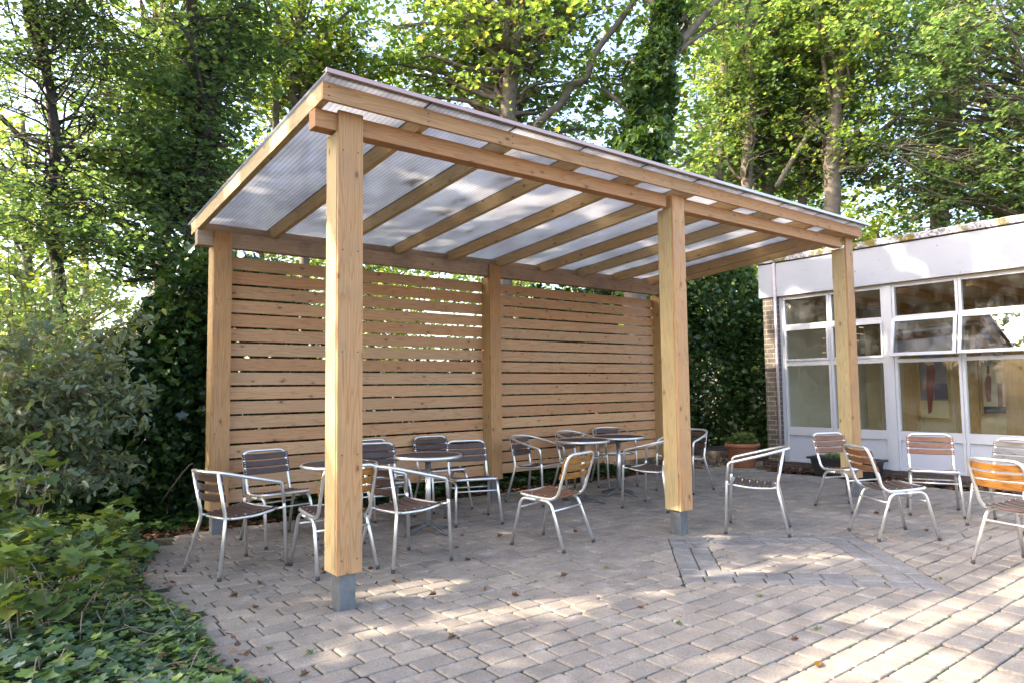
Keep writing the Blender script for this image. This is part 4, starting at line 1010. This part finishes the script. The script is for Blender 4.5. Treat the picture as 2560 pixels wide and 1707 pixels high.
# trees on the sun side, mostly out of view, that shade the patio
tree('shade_tree', 'large tree left of the patio that dapples the light on the paving', 'tree', [(-11.5, 7.5, -0.1), (-11.4, 7.5, 3.0), (-10.2, 6.4, 6.0), (-9.0, 5.4, 8.5)], 0.25, 0.08,
     [(-6.6, 1.6, 5.4, 2.4, 3.0, 2.4), (-5.2, -0.2, 4.0, 2.0, 2.2, 1.9), (-6.5, 4.6, 8.0, 2.8, 3.0, 2.4)], 60, 44000, 0.17, 'hex', M['l_green'], M['bark'], 61, 'trees on the sunny side of the patio', spread=0.75, twigs=False, limb_k=0.35, dens=1.0)
tree('shade_tree', 'tall tree behind the left corner of the patio on its sunny side', 'tree', [(-8.5, 8.0, -0.1), (-8.4, 8.0, 4.0), (-7.4, 7.2, 7.5), (-6.2, 6.2, 9.8)], 0.28, 0.08,
     [(-5.6, 6.0, 9.6, 2.4, 1.8, 1.8), (-3.3, 4.8, 7.8, 1.7, 1.4, 1.5), (-4.4, 3.4, 5.6, 1.4, 1.9, 1.7)], 60, 46000, 0.17, 'hex', M['l_green'], M['bark'], 62, 'trees on the sunny side of the patio', spread=0.75, twigs=False, limb_k=0.35, dens=1.0)

tree('shade_tree', 'tree whose high crown dapples the white fascia of the building', 'tree', [(-3.6, 7.5, -0.1), (-3.5, 7.3, 4.0), (-2.6, 6.6, 8.0), (-1.0, 5.0, 9.4)], 0.12, 0.04,
     [(0.0, 4.4, 9.7, 1.5, 2.0, 0.7), (1.6, 3.5, 8.6, 1.0, 1.6, 0.5)], 20, 95000, 0.19, 'hex', M['l_green'], M['bark'], 63, 'trees on the sunny side of the patio', spread=0.6, twigs=False, limb_k=0.3, dens=1.0, up=0.5, flat=0.6)

# woodland further off closes the view
far = []
r9 = np.random.default_rng(12)
for i, (x, y_, z, rx_, rz_) in enumerate([(-3.5, 16, 4.5, 3.0, 3.5), (0.5, 18, 5.5, 3.0, 4.0), (5, 17, 5.0, 3.4, 4.2), (9.5, 17, 5.5, 3.4, 4.5), (14, 16, 6, 3.6, 5.0), (18, 13, 6, 3.6, 5.0), (20, 8, 6, 3.4, 5.0), (-1.2, 12.5, 2.0, 2.2, 2.0), (2.6, 13, 2.2, 2.4, 2.0), (7, 12.5, 2.6, 2.6, 2.2), (11.5, 12.5, 3.0, 2.6, 2.4), (15, 10.5, 3.2, 2.4, 2.6), (24, 12, 7, 4, 6), (19, 5.2, 4.2, 3.0, 3.4), (24, 3.0, 4.6, 3.6, 4.0), (16.5, 8.2, 5.0, 3.2, 3.6), (7, 14.0, 5.5, 5.0, 4.0), (-1, 14, 5.5, 4.0, 3.4)]):
    low = z < 3.5
    tree('background_tree', ['yellow green sunlit tree far behind the left shrubs', 'tall sunlit tree far behind the left end of the screen', 'tall sunlit tree far behind the middle of the roof', 'tall tree far behind the ivy-clad trunk', 'tall tree far behind the right roof end', 'tall tree far beyond the building roof', 'distant tree at the right beyond the building', 'low yellow green bush glowing behind the left shrubs', 'low yellow green bush behind the left half of the screen', 'low bush behind the right half of the screen', 'low bush behind the right front post', 'low bush behind the left end of the building', 'farthest tree at the right edge behind the building', 'low sunlit tree seen just above the mossy roof edge right of the pergola', 'low sunlit tree above the mossy roof edge near the right picture edge', 'broad tree filling the gap behind the thick pale trunk', 'broad tall tree far behind the pale straight trunk', 'broad tall tree far behind the left corner tree'][i], 'tree',
         [(x, y_, -0.1), (x + 0.1, y_, z * 0.5), (x, y_, z), (x - 0.1, y_, z + rz_ * 0.5)], 0.14 if not low else 0.05, 0.05 if not low else 0.02, [(x, y_, z, rx_, 1.6, rz_)], 40 if not low else 26, 40000 if not low else 24000, 0.145 if not low else 0.11, 'hex',
         M['l_yellow'] if (low or i in (0, 1, 2, 13)) else M['l_maple'], M['bark'], 70 + i, 'trees beyond the garden', spread=0.5, twigs=False)

# ------------------------------------------------------------------ shrubs and climbers
def shrub(name, label, cat, base, stems, boxes, n, size, kind, lmat, seed, group=None, shell=0.0, stem_r=0.008, bm=None, up=0.5, prune=False, bend=0.3):
    r = np.random.default_rng(seed); rnd = random.Random(seed); root = empty(name, base); tag(root, label, cat, group)
    st = MB()
    for i in range(stems):
        b = rnd.choices(boxes, [q[3] * q[4] * q[5] for q in boxes])[0]
        tgt = Vector((b[0] + rnd.uniform(-1, 1) * b[3] * .85, b[1] + rnd.uniform(-1, 1) * b[4] * .85, b[2] + rnd.uniform(-.6, 1) * b[5] * .85)) - Vector(base)
        s = Vector((rnd.gauss(0, .12), rnd.gauss(0, .12), -0.05)); mid = s.lerp(tgt, 0.5) + Vector((rnd.gauss(0, bend * .4), rnd.gauss(0, bend * .4), bend * rnd.random()))
        sp = spline([s, mid, tgt], 5); st.tube(sp, [stem_r * (1.2 - j / len(sp)) + 0.0015 for j in range(len(sp))], 5, cap=False)
    st.build('stems', bm or M['twig'], root)
    C = blob_points(r, n, boxes, shell)
    if prune: C = C[gaps_keep(C)]
    leaves('foliage', C - np.array(base), size, kind, lmat, root, up, seed)
    return root
def sprays(name, label, cat, base, tips, n_per, size, kind, lmat, seed, stem_r=0.006, group=None, up=0.45, wig=0.05, spread=0.05):
    """arching stems with leaves set along them"""
    r = np.random.default_rng(seed); rnd = random.Random(seed); root = empty(name, base); tag(root, label, cat, group); st = MB(); C = []
    for tip in tips:
        tgt = Vector(tip) - Vector(base); s = Vector((rnd.gauss(0, .08), rnd.gauss(0, .08), 0)); mid = s.lerp(tgt, 0.55) + Vector((0, 0, 0.18 * tgt.length)) + Vector((rnd.gauss(0, .06), rnd.gauss(0, .06), 0))
        sp = spline([s, mid, tgt], 8); st.tube(sp, [stem_r * (1 - j / len(sp)) + 0.0015 for j in range(len(sp))], 5, cap=False)
        for k in range(n_per):
            t = rnd.uniform(0.25, 1.0); j = min(int(t * (len(sp) - 1)), len(sp) - 2); p = sp[j]
            side = Vector((rnd.gauss(0, 1), rnd.gauss(0, 1), rnd.gauss(0, .5))).normalized() * rnd.uniform(0.3, 1.0) * spread * 2.2
            if k % 4 == 0: st.tube([p, p + side], 0.002, 4, cap=False)
            C.append(np.array(p + side))
    st.build('stems', M['twig'], root)
    leaves('foliage', np.array(C), size, kind, lmat, root, up, seed)
    return root
# ivy hedge mass left of the pergola
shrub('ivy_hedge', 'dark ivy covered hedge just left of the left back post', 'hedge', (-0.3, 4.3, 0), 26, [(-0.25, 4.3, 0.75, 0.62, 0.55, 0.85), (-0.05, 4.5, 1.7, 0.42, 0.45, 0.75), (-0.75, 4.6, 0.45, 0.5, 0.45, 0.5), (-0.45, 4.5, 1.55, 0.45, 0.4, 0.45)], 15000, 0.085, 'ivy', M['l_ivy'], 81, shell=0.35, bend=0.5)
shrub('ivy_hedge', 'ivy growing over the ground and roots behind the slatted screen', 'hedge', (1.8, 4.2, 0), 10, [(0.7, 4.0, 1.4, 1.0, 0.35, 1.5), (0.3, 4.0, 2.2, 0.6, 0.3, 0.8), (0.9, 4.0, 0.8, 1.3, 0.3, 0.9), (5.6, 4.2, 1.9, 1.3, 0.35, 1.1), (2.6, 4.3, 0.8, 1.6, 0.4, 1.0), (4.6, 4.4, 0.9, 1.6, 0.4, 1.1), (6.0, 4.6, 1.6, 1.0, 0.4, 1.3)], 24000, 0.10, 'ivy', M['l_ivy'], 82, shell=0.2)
# greyish willow-like shrub at the left edge
rt_ = random.Random(9)
tips = [(-1.55 + rt_.random() * 0.98, 1.9 + rt_.random() * 1.6, 0.55 + rt_.random() * 1.35) for _ in range(64)]
sprays('grey_leaved_shrub', 'sprawling grey green shrub with thin arching stems at the left edge', 'shrub', (-1.9, 3.0, 0), tips, 190, 0.078, 'oval', M['l_grey'], 91, spread=0.07)
tips = [(-1.65 + rt_.random() * 1.1, 3.4 + rt_.random() * 1.6, 1.2 + rt_.random() * 1.6) for _ in range(44)]
sprays('fine_twiggy_shrub', 'tall twiggy shrub with small leaves behind the grey shrub, sky behind it', 'shrub', (-1.3, 4.6, 0), tips, 120, 0.07, 'oval', M['l_green'], 92, stem_r=0.010, spread=0.10)
# maple seedlings
for i, (bx, by, n_, hh, lab) in enumerate(((-1.38, 0.55, 9, 0.75, 'young maple with large pale green leaves low at the left picture edge'), (-1.10, 1.35, 8, 0.55, 'young maple seedling over the ivy bed, right of the other two seedlings'), (-1.50, 1.25, 9, 1.0, 'tallest young maple seedling standing behind the ivy bed at the left edge'))):
    tips = [(bx + rt_.uniform(-.25, .30), by + rt_.uniform(-.3, .3), hh * rt_.uniform(0.45, 1.0)) for _ in range(n_)]
    sprays('maple_seedling', lab, 'sapling', (bx, by, 0), tips, 17, 0.12, 'maple', M['l_pale'], 95 + i, stem_r=0.0032, group='maple seedlings', up=0.65, spread=0.05)
# ivy ground cover
r5 = np.random.default_rng(31)
gx = r5.uniform(-3.2, -0.55, 30000); gy = r5.uniform(-3.2, 4.6, 30000)
ex = np.array([edge_x(v) for v in gy]) + 0.22 * (vnoise(gy * 2.6, gy * 0 + 3) - 0.3)
ex = np.where(gy < 0.2, ex + (0.2 - gy) * 0.05, ex)
ok = (gx < ex) & (vnoise(gx * 4, gy * 4) * 0.5 + 0.65 > r5.random(30000))
gx, gy = gx[ok], gy[ok]; dist_e = np.clip((ex[ok] - gx) / 0.5, 0, 1)
gz = 0.01 + 0.13 * dist_e * (0.35 + vnoise(gx * 3 + 5, gy * 3 + 2)) * r5.uniform(0.35, 1.0, len(gx)) + 0.02 * r5.random(len(gx))
ic = leaves('ivy_ground_cover', np.stack([gx, gy, gz], 1), 0.068, 'ivy', M['l_ivy_ground'], None, 0.72, 32)
tag(ic, kind='stuff')
# low ivy/leaf strip behind the patio
gx = r5.uniform(-0.6, 6.5, 9000); gy = r5.uniform(3.25, 5.2, 9000); gz = 0.01 + 0.1 * vnoise(gx * 3, gy * 3) * r5.random(9000)
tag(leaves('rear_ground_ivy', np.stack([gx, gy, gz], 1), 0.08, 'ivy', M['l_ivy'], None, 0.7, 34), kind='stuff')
# dead leaf litter: by the building, round the back edge, in the ivy bed
def litter(name, n, fx, seed, size=0.05):
    r = np.random.default_rng(seed); P = fx(r, n); tag(leaves(name, P, size, 'hex', M['l_dead'], None, 0.72, seed), kind='stuff')
litter('leaf_litter_by_building', 4200, lambda r, n: np.stack([7.80 + 0.42 * np.sqrt(r.random(n)), r.uniform(-4.2, 2.3, n), -0.01 + 0.05 * r.random(n)], 1), 36)
litter('leaf_litter_behind_screen', 4200, lambda r, n: np.stack([r.uniform(-0.6, 6.6, n), 3.08 + 0.55 * r.random(n) ** 1.5, -0.01 + 0.03 * r.random(n)], 1), 37, 0.045)
litter('leaf_litter_in_ivy_bed', 900, lambda r, n: np.stack([r.uniform(-2.2, -0.6, n), r.uniform(-1.5, 3.6, n), 0.02 + 0.06 * r.random(n)], 1), 38, 0.04)
litter('leaf_litter_by_planter', 900, lambda r, n: np.stack([r.uniform(7.2, 9.2, n), 2.9 + 1.2 * r.random(n), 0.004 + 0.01 * r.random(n)], 1), 39, 0.045)
st = MB()
for _ in range(60):
    x0 = rt_.uniform(-1.7, -0.75); y0 = rt_.uniform(-1.2, 2.6); a = rt_.uniform(0, 6.28); l = rt_.uniform(0.08, 0.25)
    st.tube(spline([(x0, y0, 0.05), (x0 + math.cos(a) * l * .5, y0 + math.sin(a) * l * .5, 0.05 + rt_.uniform(0.02, 0.16)), (x0 + math.cos(a) * l, y0 + math.sin(a) * l, 0.05 + rt_.uniform(0, .1))], 4), 0.0025, 5)
tag(st.build('dry_stalks', M['twig']), kind='stuff')

# ivy wall right of the pergola and low brick kerb
shrub('ivy_wall', 'tall ivy and creeper covered bank between the pergola and the building', 'hedge', (9.6, 5.2, 0), 46, [(8.6, 5.0, 0.6, 1.3, 0.5, 0.7), (10.0, 4.7, 1.3, 1.2, 0.6, 1.4), (8.9, 5.3, 2.2, 1.6, 0.6, 1.2), (10.4, 4.6, 3.0, 1.2, 0.7, 1.1), (11.4, 4.2, 1.5, 1.0, 0.8, 1.8), (9.0, 5.6, 3.2, 1.6, 0.6, 0.8), (7.4, 5.6, 1.5, 1.4, 0.5, 1.6)], 40000, 0.10, 'ivy', M['l_ivy_wall'], 83, shell=0.3, bend=0.5)
sprays('fig_leaved_shrub', 'broad leaved shrub hanging over the top of the ivy wall beside the middle front post', 'shrub', (8.2, 5.0, 1.6), [(7.5 + rt_.random() * 1.6, 4.4 + rt_.random() * .5, 2.2 + rt_.random() * 0.9) for _ in range(26)], 14, 0.17, 'maple', M['l_green'], 99, up=0.6, spread=0.08)
kb = MB(); kb.box(8.0, 10.2, 4.30, 4.42, -0.05, 0.12, 0.006); kb.box(9.0, 9.12, 2.6, 4.295, -0.05, 0.10, 0.006)
tag(kb.build('brick_kerb', M['brick_dark']), 'low brick kerb edging the planting in front of the ivy wall', 'kerb')

# ------------------------------------------------------------------ pots
pot = empty('terracotta_pot', (8.02, 2.62, 0.0)); tag(pot, 'large terracotta pot standing beside the brick pier of the building', 'plant pot')
p = MB(); p.lathe([(0, 0), (0.175, 0), (0.185, 0.02), (0.238, 0.31), (0.243, 0.315), (0.268, 0.32), (0.276, 0.335), (0.276, 0.368), (0.268, 0.378), (0.248, 0.378), (0.240, 0.36), (0.236, 0.32), (0.0, 0.32)], seg=40)
p.build('pot_body', M['terracotta'], pot)
rp = np.random.default_rng(2)
pl = empty('potted_plant', (8.02, 2.62, 0.33)); tag(pl, 'bushy pale green plant growing in the terracotta pot', 'plant')
q = blob_points(rp, 1700, [(0, 0, 0.08, 0.24, 0.24, 0.10), (0.0, -0.04, 0.14, 0.18, 0.18, 0.09)]); leaves('foliage', q, 0.042, 'maple', M['l_pale'], pl, 0.6, 3)
sm = MB()
for _ in range(16): a = rt_.uniform(0, 6.28); rr = rt_.random() * .2; sm.tube([(0, 0, -0.01), (math.cos(a) * rr, math.sin(a) * rr, 0.17)], 0.003, 5, cap=False)
sm.build('stems', M['twig'], pl)
tr_ = empty('planter_trough', (7.98, 0.93, 0.0)); tag(tr_, 'black plastic trough planter against the white panels behind the right front post', 'planter')
p = MB(); a, b = 0.46, 0.13
def ring(hx, hy, z): return [(-hy, -hx, z), (hy, -hx, z), (hy, hx, z), (-hy, hx, z)]
vs = ring(0.40, 0.12, 0.0) + ring(0.45, 0.145, 0.235) + ring(0.495, 0.175, 0.24) + ring(0.495, 0.175, 0.268) + ring(0.45, 0.135, 0.268) + ring(0.44, 0.125, 0.21)
fs = [(3, 2, 1, 0)] + [(k * 4 + i, k * 4 + (i + 1) % 4, (k + 1) * 4 + (i + 1) % 4, (k + 1) * 4 + i) for k in range(5) for i in range(4)] + [(20, 21, 22, 23)]
p.add(vs, fs)
p.build('trough_body', M['black'], tr_)
pl = empty('trough_plants', (7.98, 0.93, 0.215)); tag(pl, 'low green bedding plants growing in the black trough', 'plant')
q = blob_points(rp, 900, [(0, 0.1, 0.05, 0.10, 0.28, 0.07), (0, -0.25, 0.03, 0.08, 0.12, 0.06)]); leaves('foliage', q, 0.03, 'hex', M['l_green'], pl, 0.6, 4)

# ------------------------------------------------------------------ fallen leaves and weeds on the paving
def one_leaf(x, y_, s, a, mat, label, curl=0.25):
    tv, tf = tmpl('oval' if 'ochre' in label else 'ivy'); ca, sa = math.cos(a), math.sin(a); vs = []
    for v in tv:
        u, w2, z = v; vs.append(((u * ca - w2 * sa) * s, (u * sa + w2 * ca) * s, (abs(w2) * curl * 2 + 0.05) * s + 0.0005))
    me = bpy.data.meshes.new('fallen_leaf'); me.from_pydata(vs, [], tf); me.update()
    o = link_mesh('fallen_leaf', me, mat); o.location = (x, y_, 0.003); tag(o, label, 'leaf', 'fallen leaves on the paving'); return o
one_leaf(1.44, -2.16, 0.085, 0.3, M['l_ochre'], 'curled ochre leaf lying alone on the sunlit paving in the foreground', 0.15)
def gnd(px, py):
    d = _f + _r * ((px - 1280) / 1718.65) - _u * ((py - 853.5) / 1718.65); t = -CAM.z / d.z; return CAM + d * t
for (px, py) in [(700, 1401), (806, 1425), (808, 1434), (925, 1423), (583, 1491), (544, 1427), (985, 1455), (1080, 1489), (1128, 1596), (1154, 1340), (1140, 1370), (1408, 1441), (1248, 1341), (1300, 1262), (1326, 1262), (2315, 1327), (2368, 1373), (2190, 1284), (2411, 1342), (1600, 1520), (1985, 1600), (1290, 1490), (650, 1460), (1210, 1475), (890, 1395), (1440, 1330), (2475, 1346), (640, 1520), (760, 1690), (1170, 1400)]:
    g_ = gnd(px, py); one_leaf(g_.x, g_.y, random.uniform(0.03, 0.055), random.uniform(0, 6.28), M['l_dead'], 'small brown dead leaf on the grey paving', 0.5)
wd = leaves('weeds_in_joints', np.concatenate([np.array(gnd(px, py))[None, :] + np.random.default_rng(i).normal(0, 0.012, (14, 3)) * np.array([1, 1, 0.2]) + np.array([0, 0, 0.008]) for i, (px, py) in enumerate([(2042, 1573), (776, 1632), (675, 1622), (2350, 1447), (1515, 1420), (1900, 1490), (1700, 1560)])]), 0.022, 'oval', M['l_pale'], None, 0.5, 77)
tag(wd, kind='stuff')
# mossy crumbs along the joints
r7 = np.random.default_rng(77)
mx_ = r7.uniform(-0.6, 7.6, 9000); my = -4.6 + 0.137 * np.round((r7.uniform(-3.4, 2.9, 9000) + 4.6) / 0.137) + r7.normal(0, 0.004, 9000)
tag(leaves('joint_moss', np.stack([mx_, my, np.full(9000, -0.006)], 1), 0.014, 'hex', M['l_ivy'], None, 0.8, 78), kind='stuff')
